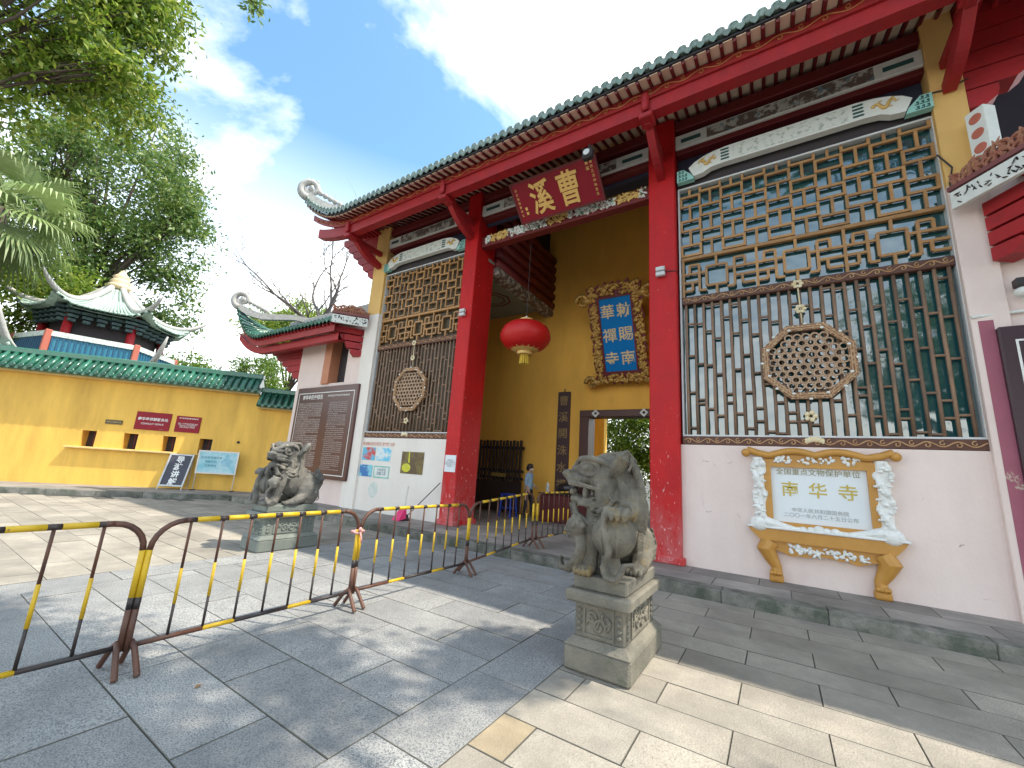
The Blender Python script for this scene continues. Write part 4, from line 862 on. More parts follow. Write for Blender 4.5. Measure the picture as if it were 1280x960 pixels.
MB().prism([(-.94, .80), (1.0, .80), (.96, .74), (.86, .62), (-.78, .62), (-.90, .74)], .16, M).build('ledge', amber, MP)
MB().bbox((-.95, .80, .0), (1.02, .835, .19), .01, M).build('ledge_top', wst, MP)
ap = [(-.74, .62), (.82, .62)]+[(.82-.1*i, .40+.10*abs(math.cos(i*PI/15.6*2.0))-(.04 if 5 < i < 11 else 0)) for i in range(1, 15)]; MB().prism(ap+[(-.66, .45)], .11, M).build('apron', amber, MP)
q = MB()
for i in range(60): q.ell(M @ Vector((rs.uniform(-.42, .55), rs.uniform(.46, .58), .115)), (rs.uniform(.02, .055), .025, rs.uniform(.012, .028)), Matrix.Rotation(rs.uniform(0, 3), 3, 'Y'), 7, 5)
q.build('apron_relief', wst, MP, True, kind='stuff')
for sx in (-1, 1):
    bx = .04+sx*.66; q = MB()
    q.tube([M @ Vector((bx+sx*.02, .60, .07)), M @ Vector((bx+sx*.09, .48, .09)), M @ Vector((bx+sx*.02, .34, .08)), M @ Vector((bx-sx*.04, .22, .08)), M @ Vector((bx-sx*.03, .12, .08)), M @ Vector((bx-sx*.03, .04, .08))], [.13, .135, .10, .075, .085, .09], 10)
    for k in range(4): q.ell(M @ Vector((bx-sx*.03+(k-1.5)*.045, .14, .16)), (.026, .04, .035), n=8, h=6)
    q.bbox((bx-sx*.03-.095, .0, .0), (bx-sx*.03+.095, .11, .16), .02, M)
    rmesh(q, .01, amber, 'clawed_foot', MP)
q = MB(); text(q, '全国重点文物保护单位', .108, M @ Matrix.Translation((.03, 1.715, .05)), .006, .006); q.build('lettering', mat('olive_ink', (.30, .28, .16), .5), MP)
for c, x in (('南', -.33), ('华', .03), ('寺', .40)): q = MB(); text(q, c, .25, M @ Matrix.Translation((x, 1.44, .05)), .007, .008); q.build('character', mat('yellow_gold_ink', (.55, .42, .06), .4), MP)
q = MB(); text(q, '中华人民共和国国务院\n二〇〇一年六月二十五日公布', .072, M @ Matrix.Translation((.03, 1.08, .05)), .006, 0, line=1.15); q.build('lettering', mat('grey_ink', (.32, .34, .33), .5), MP)

# big dark information boards on the wings
def infoboard(x0, x1, label, full):
    P = thing('information_board', ((x0+x1)/2, WY, .9), label, 'information board'); w = x1-x0; M = FX(x0, WY-.0, .92); h = 3.05
    bm_ = mat('purple_black_board', (.045, .02, .03), .35, (.03, .014, .022), 2, .5) if not full else mat('dark_brown_board', (.10, .032, .026), .3, (.05, .022, .024), 1.2, .8)
    MB().bbox((0, 0, 0), (w, h, .16), .02, M).build('board', bm_, P)
    MB().prism([(.14, .12), (w-.14, .12), (w-.14, h-.2), (.14, h-.2)], .006, M @ Matrix.Translation((0, 0, .161)), [(.165, .145), (w-.165, .145), (w-.165, h-.225), (.165, h-.225)]).build('border_line', white, P)
    q = MB(); text(q, '南华寺历史概况', .17, M @ Matrix.Translation((w*.29, h-.36, .16)), .006, .02); q.build('title', white, P)
    q = MB(); text(q, 'INTRODUCTION OF NANHUA', .085, M @ Matrix.Translation((w*.72, h-.34, .16)), .006, .01); q.build('title', white, P)
    rs = random.Random(8); src = '南华寺始建于南北朝梁武帝天监元年距今已有一千五百多年历史是中国佛教名寺之一是禅宗六祖慧能弘扬南宗禅法的发源地寺后有卓锡泉樟树林古木参天环境清幽全寺占地面积约四十二万平方米主要建筑有曹溪门放生池宝林门天王殿大雄宝殿藏经阁灵照塔六祖殿等'
    en = 'Nanhua temple lies beside the Caoxi river in the north of the province. The hall was first built in the Liang dynasty and has been restored many times since then by its abbots and patrons. '
    for k in range(36 if full else 6):
        zz = h-.58-.062*k; a = rs.randrange(len(src)-30); ln = 29 if k % 9 != 8 else 14
        q = MB(); text(q, (src+src)[a:a+ln], .049, M @ Matrix.Translation((.22+ln*.0245, zz, .16)), .006, 0); q.build('text_line', MATS.get('dim_print') or mat('dim_print', (.62, .56, .54), .5), P)
        a = rs.randrange(100); ln = 50 if k % 7 != 6 else 30; q = MB(); text(q, (en+en)[a:a+ln], .05, M @ Matrix.Translation((w*.52+.74 if ln == 50 else w*.52+.5, zz, .16)), .006, 0); q.build('text_line', MATS['dim_print'], P)
    return P
infoboard(-14.5, -11.08, 'large dark board full of fine white text left of the gate', True)
infoboard(2.69, 6.1, 'dark board with a thin white border at the right edge', False)
MB().box((2.54, WY-.084, .15), (2.69, WY-.081, 4.1)).build('painted_stripe', mat('purple_pink_paint', (.34, .10, .15), .7, (.26, .08, .11), 4, .6, wear=(.5, .4, .32), wscale=3, wthr=.64), WR)
MB().tube([(2.48, WY-.10, 4.16), (2.9, WY-.03, 4.2), (4.5, WY-.03, 4.22)], .02, 6).build('conduit', whitebm, WR)

# posters and notices on the left wall
def poster(x0, z1, w, h, m, label, name='poster', cat='poster', y=WY):
    return tag(MB().box((x0, y-.008, z1-h), (x0+w, y-.002, z1)).build(name, m), label, cat)
gp = 'health posters on the left wall'
pr_ = lambda n, a, b, sc=2.2: mat(n, a, .5, b, sc, 1, sharp=(.46, .54), stretch=(1, 1, 1.6))
poster(-10.62, 1.98, .58, .38, pr_('print_red_blue', (.10, .42, .60), (.55, .06, .05)), 'red and blue poster, upper left of the four on the left wall')
poster(-9.98, 1.98, .62, .38, pr_('print_sky_blue', (.12, .50, .72), (.62, .70, .72)), 'sky blue poster with white, upper right of the four on the left wall')
poster(-10.66, 1.46, .58, .34, pr_('print_deep_blue', (.03, .16, .42), (.20, .52, .62), 1.6), 'deep blue poster, lower left of the four on the left wall')
pp = poster(-10.02, 1.46, .68, .36, mat('print_white', (.72, .74, .72), .5), 'white poster with a green border, lower right of the four')
MB().prism([(0, 0), (.66, 0), (.66, .34), (0, .34)], .003, FX(-10.01, WY-.008, 1.11), [(.03, .03), (.63, .03), (.63, .31), (.03, .31)]).build('border', mat('green_ink', (.16, .50, .42), .5), pp)
q = MB(); text(q, '文明参访\n请戴口罩', .1, FX(-9.68, WY-.008, 1.29), .003); q.build('lettering', MATS['teal_ink'], pp)
pt_ = poster(-10.6, 2.16, 1.3, .14, mat('wall_white_print', (.74, .70, .67), .7), 'strip of small red lettering above the four posters', 'banner', 'banner'); q = MB(); text(q, '新冠肺炎防控知识 宣传栏 2021', .105, FX(-9.95, WY-.008, 2.09), .003, .006); q.build('lettering', mat('orange_ink', (.62, .18, .06), .5), pt_)
pw = poster(-8.90, 1.90, .86, .60, mat('print_forest', (.08, .045, .012), .35, (.20, .16, .02), 2.2, .9, sharp=(.45, .6)), 'dark picture with a yellow glow at its corner on the left wall')
MB().ell((-8.68, WY-.009, 1.46), (.17, .004, .12), n=16, h=6).build('yellow_glow', mat('yellow_print', (.62, .60, .04), .5, (.40, .42, .02), 9, .8), pw)
MB().prism([(.28, .3), (.34, .3), (.31, .59), (.27, .59)], .003, FX(-8.9, WY-.008, 1.3)).build('sunbeam', MATS['yellow_print'], pw)
pn = poster(-7.17, 1.86, .36, .42, mat('paper', (.72, .76, .80), .6), 'white paper notice pasted on the left red column', 'notice', 'notice', WY-.12); q = MB(); text(q, '温馨提示\n请出示健康码\n测量体温后入寺\n谢谢配合', .05, FX(-6.99, WY-.128, 1.66), .003); q.build('lettering', MATS['grey_ink'], pn)
gr = MB(); [gr.ell((-9.95+.14*math.cos(a), WY-.004, .76+.17*math.sin(a)), (.07, .004, .06), n=8, h=4) for a in np.linspace(0, 6, 9)]; gr.ell((-9.95, WY-.003, .76), (.2, .004, .22), n=14, h=6); tag(gr.build('wall_drawing', mat('faded_green_paint', (.52, .60, .56), .8, (.66, .66, .63), 7, .8, sharp=(.4, .55))), 'faded round green mark low on the left wall under the posters', 'mark')
# broom and pink dustpan leaning by the left column
BR = thing('broom', (-7.6, 7.95, .15), 'thin broom leaning on the left wall beside the red column', 'broom'); MB().tube([(-7.95, 7.75, .3), (-7.28, 8.1, 1.15)], .013, 6).build('handle', darktm, BR)
q = MB(); [q.tube([(-7.97, 7.75, .31), (-8.0+.02*k-.08, 7.66+.02*k, .155)], .014, 5) for k in range(8)]; q.build('bristles', darktm, BR, kind='stuff')
DP = thing('dustpan', (-8.1, 7.62, .15), 'pink dustpan standing on the terrace by the left wall', 'dustpan'); pk = mat('pink_plastic', (.75, .04, .18), .4)
q = MB().add([(-8.3, 7.55, .16), (-8.0, 7.5, .16), (-7.98, 7.75, .22), (-8.24, 7.78, .22), (-8.3, 7.56, .18), (-8.0, 7.51, .18), (-8.02, 7.74, .50), (-8.22, 7.77, .50)], [(0, 1, 2, 3), (4, 5, 6, 7), (0, 1, 5, 4), (1, 2, 6, 5), (2, 3, 7, 6), (3, 0, 4, 7)]); q.build('pan', pk, DP); MB().tube([(-8.1, 7.76, .48), (-8.1, 7.8, 1.0)], .012, 6).build('handle', alu, DP)
# flood lights on the columns, speaker-like lamp on the purlin, camera and lightbox at the right
for x, y0, z, lb in ((-1.78, WY-.12, 5.78, 'small silver flood lamp on the right red column'), (-7.02, WY-.12, 5.72, 'small silver flood lamp on the left red column')):
    P = thing('flood_lamp', (x, y0, z), lb, 'lamp'); 
    for dz in (-.055, .055): MB().bbox((x-.09, y0-.11, z+dz-.045), (x+.09, y0-.02, z+dz+.045), .012).build('lamp_head', trim, P)
    MB().bbox((x-.04, y0-.03, z-.06), (x+.04, y0+.005, z+.06), .005).build('bracket', darktm, P)
    if x > -3: MB().tube([(x+.05, y0-.005, z), (x+.2, y0-.01, z+.0), (x+.3, y0-.005, z-.02), (x+.31, y0+.1, z-.03)], .01, 5).build('cable', darktm, P)
P = thing('flood_lamp', (-2.95, 6.95, 8.2), 'dark flood lamp under the eave beam above the name board', 'lamp'); MB().bbox((-3.06, 6.75, 8.02), (-2.84, 6.9, 8.26), .03).build('lamp_head', darktm, P); MB().tube([(-2.95, 6.85, 8.2), (-2.95, 6.9, 8.45)], .02, 6).build('bracket', darktm, P); MB().tube([(-2.95, 6.74, 8.14), (-2.95, 6.73, 8.14)], .07, 12).build('lens', trim, P)
P = thing('security_camera', (3.02, 8.15, 4.5), 'small white wall camera above the right dark board', 'camera'); MB().bbox((2.93, 8.0, 4.52), (3.07, 8.14, 4.64), .01).build('bracket', blackw, P); MB().ell((2.98, 8.06, 4.44), (.07, .10, .07), n=12, h=8).build('housing', whitebm, P, True); MB().tube([(3.0, 8.1, 4.4), (3.02, 8.17, 4.3), (3.1, 8.17, 4.25)], .01, 5).build('cable', whitebm, P)
P = thing('light_box', (3.0, 7.9, 6.5), 'white box with red discs standing on the right wing crest', 'light box'); M = fr((2.80, 8.0, 6.5), (.6, -.8, 0), (0, 0, 1)); MB().bbox((0, 0, -.1), (.24, .82, .1), .01, M).build('case', whitebm, P)
for k in range(3): MB().lathe([(0, 0), (.08, 0), (.07, .006), (0, .006)], n=16, M=M @ Matrix.Translation((.12, .16+.25*k, .1))).build('red_disc', mat('faded_red_disc', (.52, .15, .10), .6), P)
MB().tube([(2.42, WY-.09, 6.9), (2.55, WY-.12, 6.6), (2.5, WY-.1, 6.35), (2.52, WY-.1, 6.0)], .012, 5).build('wire', darktm, G); MB().tube([(2.44, WY-.09, 8.05), (2.65, WY-.1, 8.02), (2.9, WY-.1, 8.1)], .012, 5).build('wire', darktm, G)

# ------------------------------------------------------------------ hall: folding gate, table, stool, person
FG = thing('slatted_gate', (-8.3, 12.3, .15), 'dark slatted wooden gate leaf folded against the yellow back wall', 'gate leaf'); dk = mat('black_brown_wood', (.03, .02, .018), .5, (.05, .03, .025), 4, .5)
for k in range(13): MB().bbox((-9.25+.145*k, 12.25, .2), (-9.17+.145*k, 12.32, 2.62-.02*(k % 2)), .008).build('slat', dk, FG)
for z in (.3, 1.25, 1.5, 2.3): MB().bbox((-9.3, 12.32, z), (-7.36, 12.37, z+.1), .008).build('rail', dk, FG)
MB().bbox((-9.3, 12.24, .2), (-7.36, 12.26, 1.2), .008).build('lower_panel', dk, FG)
MB().bbox((-8.6, 12.22, 1.33), (-8.0, 12.25, 1.46), .005).build('latch_bar', mat('worn_brass', (.30, .20, .05), .5), FG)
DT = thing('desk', (-5.7, 11.6, .15), 'desk under a dark red cloth between the person and the couplet board', 'desk'); MB().bbox((-6.1, 11.3, .15), (-4.6, 12.0, .95), .02).build('cloth', mat('dark_red_cloth', (.10, .015, .015), .8, (.06, .01, .01), 4, .6), DT); MB().bbox((-6.15, 11.25, .952), (-4.55, 12.05, .985), .01).build('top', dk, DT)
tag(MB().lathe([(0, 0), (.05, 0), (.05, .2), (.03, .25), (.03, .3), (0, .3)], (-5.95, 11.5, .986), 10).build('bottle', trim), 'pale bottle standing on the desk in the doorway', 'bottle')
q = MB(); q.ell((-5.35, 11.6, 1.16), (.34, .24, .18)); q.ell((-5.15, 11.62, 1.24), (.2, .18, .16)); tag(rmesh(q, .03, blackw, 'black_bag', None), 'black bag lying on the desk in the doorway', 'bag')
blu = mat('blue_plastic', (.015, .05, .42), .4)
BS = thing('stool', (-7.15, 11.2, .15), 'tall blue plastic stool beside the standing person', 'stool'); MB().bbox((-7.36, 11.0, .80), (-6.94, 11.4, .86), .02).build('seat', blu, BS)
for sx in (-1, 1):
    for sy in (-1, 1): MB().tube([(-7.15+sx*.2, 11.2+sy*.19, .15), (-7.15+sx*.16, 11.2+sy*.15, .82)], .03, 8).build('leg', blu, BS)
MB().bbox((-7.34, 11.02, .4), (-6.96, 11.38, .43), .01).build('shelf', blu, BS)
# ------------------------------------------------------------------ person standing in the hall
def person(loc, face, label):
    P = thing('person', loc, label, 'person'); L0 = Vector(loc); f = Vector((math.cos(face), math.sin(face), 0)); s = Vector((-f.y, f.x, 0))
    def at(a, b, z): return L0+f*a+s*b+Vector((0, 0, z))
    V_ = []; E_ = []; R_ = []
    def chain(start, pts):
        i = start
        for p, r in pts: V_.append(at(*p)); R_.append(r); j = len(V_)-1; (E_.append((i, j)) if i is not None else None); i = j
        return i
    pel = chain(None, [((0, 0, .90), .13)]); ch = chain(pel, [((.0, 0, 1.05), .115), ((.01, 0, 1.22), .135), ((.0, 0, 1.34), .11)]); chain(ch, [((.02, 0, 1.42), .05), ((.03, 0, 1.50), .085), ((.035, 0, 1.58), .08)])
    for sg in (-1, 1):
        sh = chain(ch, [((0, sg*.16, 1.33), .06)]); el = chain(sh, [((-.02, sg*.2, 1.08), .048), ((.08 if sg < 0 else .14, sg*.18, .86 if sg < 0 else .95), .033)]); ha = chain(el, [((.10 if sg < 0 else .19, sg*.18, .81 if sg < 0 else .94), .03)])
        for k in range(4): chain(ha, [((.12+(.0 if sg < 0 else .08), sg*.18+(k-1.5)*.018, .77 if sg < 0 else .925), .009), ((.13+(.0 if sg < 0 else .10), sg*.18+(k-1.5)*.019, .735+.005*k if sg < 0 else .905), .008)])
        chain(el, [((.13 if sg < 0 else .2, sg*.14, .80 if sg < 0 else .95), .01)])
        hip_ = chain(pel, [((0, sg*.09, .84), .10)]); chain(hip_, [((.02+.05*sg, sg*.10, .47), .062), ((-.01+.08*sg, sg*.10, .09), .042), ((.10+.08*sg, sg*.11, .04), .04)])
    me = bpy.data.meshes.new('person'); me.from_pydata([v-L0 for v in V_], E_, []); o = bpy.data.objects.new('tmp', me)
    sk = o.modifiers.new('s', 'SKIN'); o.modifiers.new('u', 'SUBSURF').levels = 2
    for i, q in enumerate(me.skin_vertices[0].data): q.radius = (R_[i], R_[i]); q.use_root = (i == 0)
    m2 = bpy.data.meshes.new_from_object(evald(o)); bpy.data.objects.remove(o)
    for q in (mat('skin', (.52, .30, .21), .6), mat('pale_blue_shirt', (.30, .45, .60), .8, (.24, .38, .54), 6, .5), mat('black_trousers', (.02, .02, .025), .8), mat('dark_shoes', (.06, .05, .05), .6)): m2.materials.append(q)
    for p in m2.polygons:
        c = p.center; lat = abs(c.dot(s)); z = c.z; p.use_smooth = True
        p.material_index = 3 if z < .09 else (1 if (z > .88 and z < 1.39 and not (z < 1.0 and lat > .13)) else (2 if z < .9 and lat < .16 else 0))
    b = link('body', m2, P, loc)
    h = MB(); h.ell(at(.015, 0, 1.585), (.105, .105, .10)); h.ell(at(-.03, 0, 1.53), (.09, .095, .10)); rmesh(h, .02, blackw, 'hair', P)
    q = MB(); q.ell(at(.115, 0, 1.525), (.02, .018, .025), n=8, h=6); q.build('nose', MATS['skin'], P, True)
    q = MB(); q.ell(at(.092, 0, 1.49), (.035, .06, .04), n=10, h=6); q.build('face_mask', white, P, True)
    for sg in (-1, 1): MB().ell(at(.102, sg*.032, 1.555), (.008, .012, .007), n=8, h=5).build('eye', blackw, P, True); 
    return P
person((-6.62, 11.5, .15), R(5), 'person in pale blue shirt and black trousers standing by the desk')

# ------------------------------------------------------------------ stone lions
def lion(cx, cy, zt, mx, hd, m, mp, label, closed=False):
    P = thing('lion_statue', (cx, cy, 0), label, 'statue'); O = Vector((cx, cy, zt))
    X = lambda x, y, z: O+Vector((x*mx, y, z)); q = MB(); rs = random.Random(21)
    q.ell(X(0, .27, .28), (.20, .25, .28)); q.ell(X(0, .02, .45), (.175, .29, .32), Matrix.Rotation(R(20), 3, 'X')); q.ell(X(0, -.16, .55), (.19, .17, .25)); q.ell(X(0, -.02, .70), (.17, .2, .2))
    for sx in (-1, 1):
        q.ell(X(sx*.17, .27, .20), (.11, .21, .21)); q.tube([X(sx*.19, .2, .16), X(sx*.21, .0, .06), X(sx*.2, -.06, .05)], [.1, .075, .06], 10); q.ell(X(sx*.2, -.04, .05), (.08, .12, .055))
        for k in range(4): q.ell(X(sx*.2+(k-1.5)*.038, -.15, .04), (.022, .04, .032), n=8, h=6)
        q.ell(X(sx*.15, -.16, .56), (.09, .11, .15))
    # straight foreleg on the head side, the other rests a paw on a ball
    q.tube([X(-.13, -.2, .55), X(-.16, -.27, .34), X(-.15, -.30, .14), X(-.15, -.34, .05)], [.10, .085, .07, .08], 10); q.ell(X(-.15, -.40, .05), (.085, .11, .055))
    for k in range(4): q.ell(X(-.15+(k-1.5)*.042, -.49, .045), (.024, .04, .036), n=8, h=6)
    Bc = (.08, -.33, .36); q.ell(X(*Bc), (.19, .18, .19), n=20, h=14); q.tube([X(.16, -.14, .58), X(.23, -.24, .60), X(.19, -.36, .58)], [.095, .085, .07], 10); q.ell(X(.14, -.42, .55), (.125, .09, .055))
    for k in range(4): q.tube([X(.14+(k-1.5)*.055, -.40, .59), X(.14+(k-1.5)*.058, -.47, .585), X(.14+(k-1.5)*.058, -.51, .54), X(.14+(k-1.5)*.055, -.515, .50)], [.026, .032, .03, .014], 8)
    for k in range(5): q.tube([X(Bc[0]+.195*math.cos(t)*math.sin(-1.0+.35*k), Bc[1]-.185*math.cos(t)*math.cos(-1.0+.35*k), Bc[2]+.195*math.sin(t)) for t in np.linspace(-1.1, .35+.1*math.sin(k*2), 8)], .009, 5)
    q.tube([X(.0, -.2, .5), X(.02, -.28, .2), X(.05, -.3, .06)], [.09, .08, .09], 10); q.ell(X(.05, -.36, .05), (.08, .1, .05))
    # small openwork ball and ribbons
    q.ell(X(-.25, -.42, .40), (.095, .09, .095))
    for k in range(12): a = k*2.4; q.ell(X(-.25+.09*math.cos(a)*math.sin(k*.5+.4), -.42+.085*math.sin(a)*math.sin(k*.5+.4), .40+.09*math.cos(k*.5+.4)), .028, n=7, h=5)
    rb = lambda pts, r: q.tube([X(*p) for p in pts], r, 8, flat=.5)
    rb([(-.22, -.42, .36), (-.17, -.47, .22), (-.22, -.48, .1), (-.3, -.47, .035), (-.36, -.46, .04), (-.385, -.44, .1), (-.37, -.43, .13)], [.05, .055, .06, .055, .05, .04, .03])
    rb([(.04, -.5, .55), (.05, -.535, .42), (.10, -.53, .24), (.05, -.52, .12), (.08, -.52, .045), (.16, -.52, .03), (.2, -.51, .09), (.22, -.5, .15), (.27, -.46, .16), (.29, -.44, .1)], [.04, .05, .055, .055, .06, .055, .055, .05, .045, .03])
    for sx in (-1, 1):
        for k in range(5): q.tube([X(sx*(.262-.01*abs(k-2)), .36-.02*k+.09*math.sin(t), .12+.055*k+.05*math.cos(t)) for t in np.linspace(.3, 2.6, 7)], .011, 5)
        for k in range(3): q.tube([X(sx*(.235+.01*k), -.06-.03*k, .50+.05*k+.04*math.sin(t*2)) if t < 0 else X(sx*(.225+.012*math.sin(t)), -.22+.07*t, .48+.055*k-.03*math.sin(t)) for t in np.linspace(0, 2.2, 6)], .011, 5)
    for k in range(6): q.tube([X(.175*math.sin(a), -.30-.05*math.cos(a)+.02*k*.3, .66-.05*k) for a in np.linspace(-1, 1, 7)], .010, 5)
    # tail: upright flame tuft
    q.tube([X(0, .48, .2), X(0, .56, .38), X(.02, .52, .52), X(0, .5, .64)], [.07, .08, .075, .03], 8)
    for k in (-1, 1): q.tube([X(0, .52, .36), X(k*.09, .55, .46), X(k*.1, .52, .55)], [.06, .055, .025], 8)
    # spine ridge
    for k in range(8): q.ell(X(0, .46-.07*k, .5+.035*k), (.045, .04, .04), n=8, h=6)
    # head: forward axis h, side axis e
    h = Vector((math.sin(hd)*mx, -math.cos(hd), 0)); e = Vector((-h.y, h.x, 0)); Hc = X(-.02, -.16, .81); u = Vector((0, 0, 1))
    K = lambda a, b, c: Hc+(h*a+e*b+u*c)*1.12; rot = Matrix((h, e, u)).transposed()
    E = lambda a, b, c, r: q.ell(K(a, b, c), tuple(x*1.12 for x in r), rot, 18, 12)
    T = lambda pts, r, n=7, f=1.0: q.tube([K(*p) for p in pts], r, n, flat=f)
    E(0, 0, .05, (.22, .18, .20)); E(-.02, 0, .15, (.17, .15, .11)); E(.17, 0, .10, (.17, .115, .07)); E(.22, 0, .015, (.15, .14, .062)); E(.33, 0, .02, (.055, .10, .05)); E(.365, 0, .05, (.045, .08, .042))
    jc = -.165 if not closed else -.12
    E(.16, 0, jc, (.18, .125, .045)); E(.28, 0, jc+.01, (.06, .095, .045)); E(-.08, 0, -.14, (.18, .18, .24)); E(-.14, 0, -.10, (.14, .17, .24)); E(.08, 0, jc-.04, (.15, .1, .04))
    for b in (-1, 1):
        E(.02, b*.115, -.07, (.10, .075, .15)); q.ell(K(.39, b*.045, .055), .026, n=10, h=7)
        E(.165, b*.12, .105, (.062, .035, .042)); q.ell(K(.185, b*.152, .108), .02, n=10, h=7)
        for rr, tr_ in ((.075, .011), (.095, .010)): T([(.165+rr*math.cos(t), b*(.14-.02*math.cos(t)), .105+rr*.62*math.sin(t)) for t in np.linspace(0, 6.28, 17)], tr_)
        T([(.30, b*.05, .13), (.24, b*.11, .185), (.15, b*.15, .195), (.05, b*.17, .165), (-.03, b*.17, .12)], [.016, .028, .03, .026, .012], 8)
        for rr in (0, .03, .06, .09): T([(.345+rr*.1, b*.08, -.035+rr*.3), (.22, b*(.145+rr*.1), -.045+rr*.25), (.10-rr*.7, b*(.165+rr*.15), -.065), (.065-rr, b*(.165+rr*.15), -.115), (.11-rr*.6, b*(.145+rr*.1), -.17-rr*.35), (.26, b*.105, jc-.01-rr*.25)], .0105)
        if not closed:
            for t, hh in ((.315, .03), (.20, .055)): q.ell(K(t, b*(.08+.25*(.31-t)), -.095), (.026, .02, hh), n=9, h=7)
        T([(-.03, b*.17, .05), (-.07, b*.22, .12), (-.12, b*.25, .20), (-.16, b*.24, .255)], [.05, .08, .085, .03], 10, .6); T([(-.03, b*.215, .06), (-.05, b*.275, .13), (-.10, b*.30, .21), (-.15, b*.27, .26), (-.2, b*.26, .2), (-.16, b*.25, .1)], .014)
        for k in range(5): q.ell(K(.13-.055*k, b*(.125+.014*k), -.225-.012*k), (.032, .03, .028), n=10, h=7)
        T([(.08, b*.16, -.24), (.0, b*.19, -.2), (-.04, b*.19, -.14), (.0, b*.185, -.10)], [.02, .024, .024, .012])
        for i in range(6):
            o2 = .035*i; T([(-.07-o2, b*(.175-.01*i), .04-.02*i), (-.11-o2, b*(.195-.012*i), -.06-.02*i), (-.11-o2, b*(.20-.014*i), -.17-.02*i), (-.08-o2, b*(.20-.014*i), -.26-.015*i), (-.11-o2, b*(.19-.014*i), -.32-.012*i)], [.018, .026, .028, .024, .01], 7)
    for b in (-.1, -.05, 0, .05, .1): T([(.02, b*.9, .235), (-.10, b*1.2, .24), (-.20, b*1.3, .14), (-.25, b*1.3, -.02), (-.27, b*1.4, -.2), (-.29, b*1.4, -.34)], [.014, .03, .036, .036, .03, .01], 8)
    T([(.33, -.03, jc-.03), (.32, -.07, jc-.11), (.2, -.10, jc-.19), (.2, -.12, jc-.30)], [.03, .035, .045, .03], 8); T([(.3, .05, jc-.03), (.27, .08, jc-.12), (.14, .1, jc-.2), (.1, .08, jc-.3)], [.026, .036, .036, .02], 8)
    rmesh(q, .0066, m, 'lion_body', P)
    # pedestal
    b0 = lambda n, ix, iy, z0, z1, c, mm: MB().bbox((cx-ix, cy-iy, z0), (cx+ix, cy+iy, z1), c).build(n, mm, P)
    b0('plinth', .235, .47, zt-.10, zt+.012, .012, mp); b0('cap', .285, .54, zt-.20, zt-.101, .018, mp)
    die = b0('die', .215, .46, .25, zt-.201, .008, mp)
    q = MB()
    for a, b, z in ((.285, .53, .195), (.225, .47, .255)): q.v += [(cx+sx*a, cy+sy*b, z) for sx, sy in ((-1, -1), (1, -1), (1, 1), (-1, 1))]
    q.f += [(0, 1, 5, 4), (1, 2, 6, 5), (2, 3, 7, 6), (3, 0, 4, 7), (4, 5, 6, 7)]; q.m += [0]*5; q.build('moulding', mp, P)
    b0('base', .285, .53, .0, .1945, .02, mp)
    for nrm_, w in (((0, -1, 0), .215), ((1, 0, 0), .46), ((-1, 0, 0), .46)):
        nv = Vector(nrm_); ex = Vector((0, 0, 1)).cross(nv)*1; M = fr(Vector((cx, cy, 0))+nv*(.46 if nrm_[1] else .215)+Vector((0, 0, .265)), ex, (0, 0, 1)); hh = zt-.201-.28
        MB().prism([(-w*.62, .01), (w*.62, .01), (w*.62, hh), (-w*.62, hh)], .012, M, [(-w*.56, .03), (w*.56, .03), (w*.56, hh-.02), (-w*.56, hh-.02)]).build('panel_border', mp, die)
        q = MB(); nsc = 3 if w < .3 else 6
        for k in range(nsc):
            x0 = (k+.5)/nsc*2-1; pts = [(x0*w*.45+.045*(1-.6*t)*math.cos(6*t+k), hh*.5+.03*(-1)**k+.055*(1-.6*t)*math.sin(6*t+k)) for t in np.linspace(0, 1, 12)]; q.tube([M @ Vector((*p, .004)) for p in pts], .013, 6)
        q.tube([M @ Vector((x*w*.5, hh*.5+.05*math.sin(x*7), .004)) for x in np.linspace(-1, 1, 14)], .011, 6); q.build('scroll_relief', mp, die, True)
        for sx in (-1, 1):
            q = MB(); [q.ell(M @ Vector((sx*w*.81, hh*(.2+.2*k), .0)), (.5*.05, .5*.05, .02) if nrm_[1] else (.02, .03, .03), n=8, h=5) for k in range(4)]; q.build('side_relief', mp, die, True)
    return P
lion(-1.325, 4.06, .73, 1, R(-76), stone, pedst, 'near stone lion with open jaws on a carved pedestal, head turned left')
lion(-7.45, 4.28, .73, -1, R(-28), stone2, pedst2, 'far darker stone lion on a low pedestal behind the barriers', True)

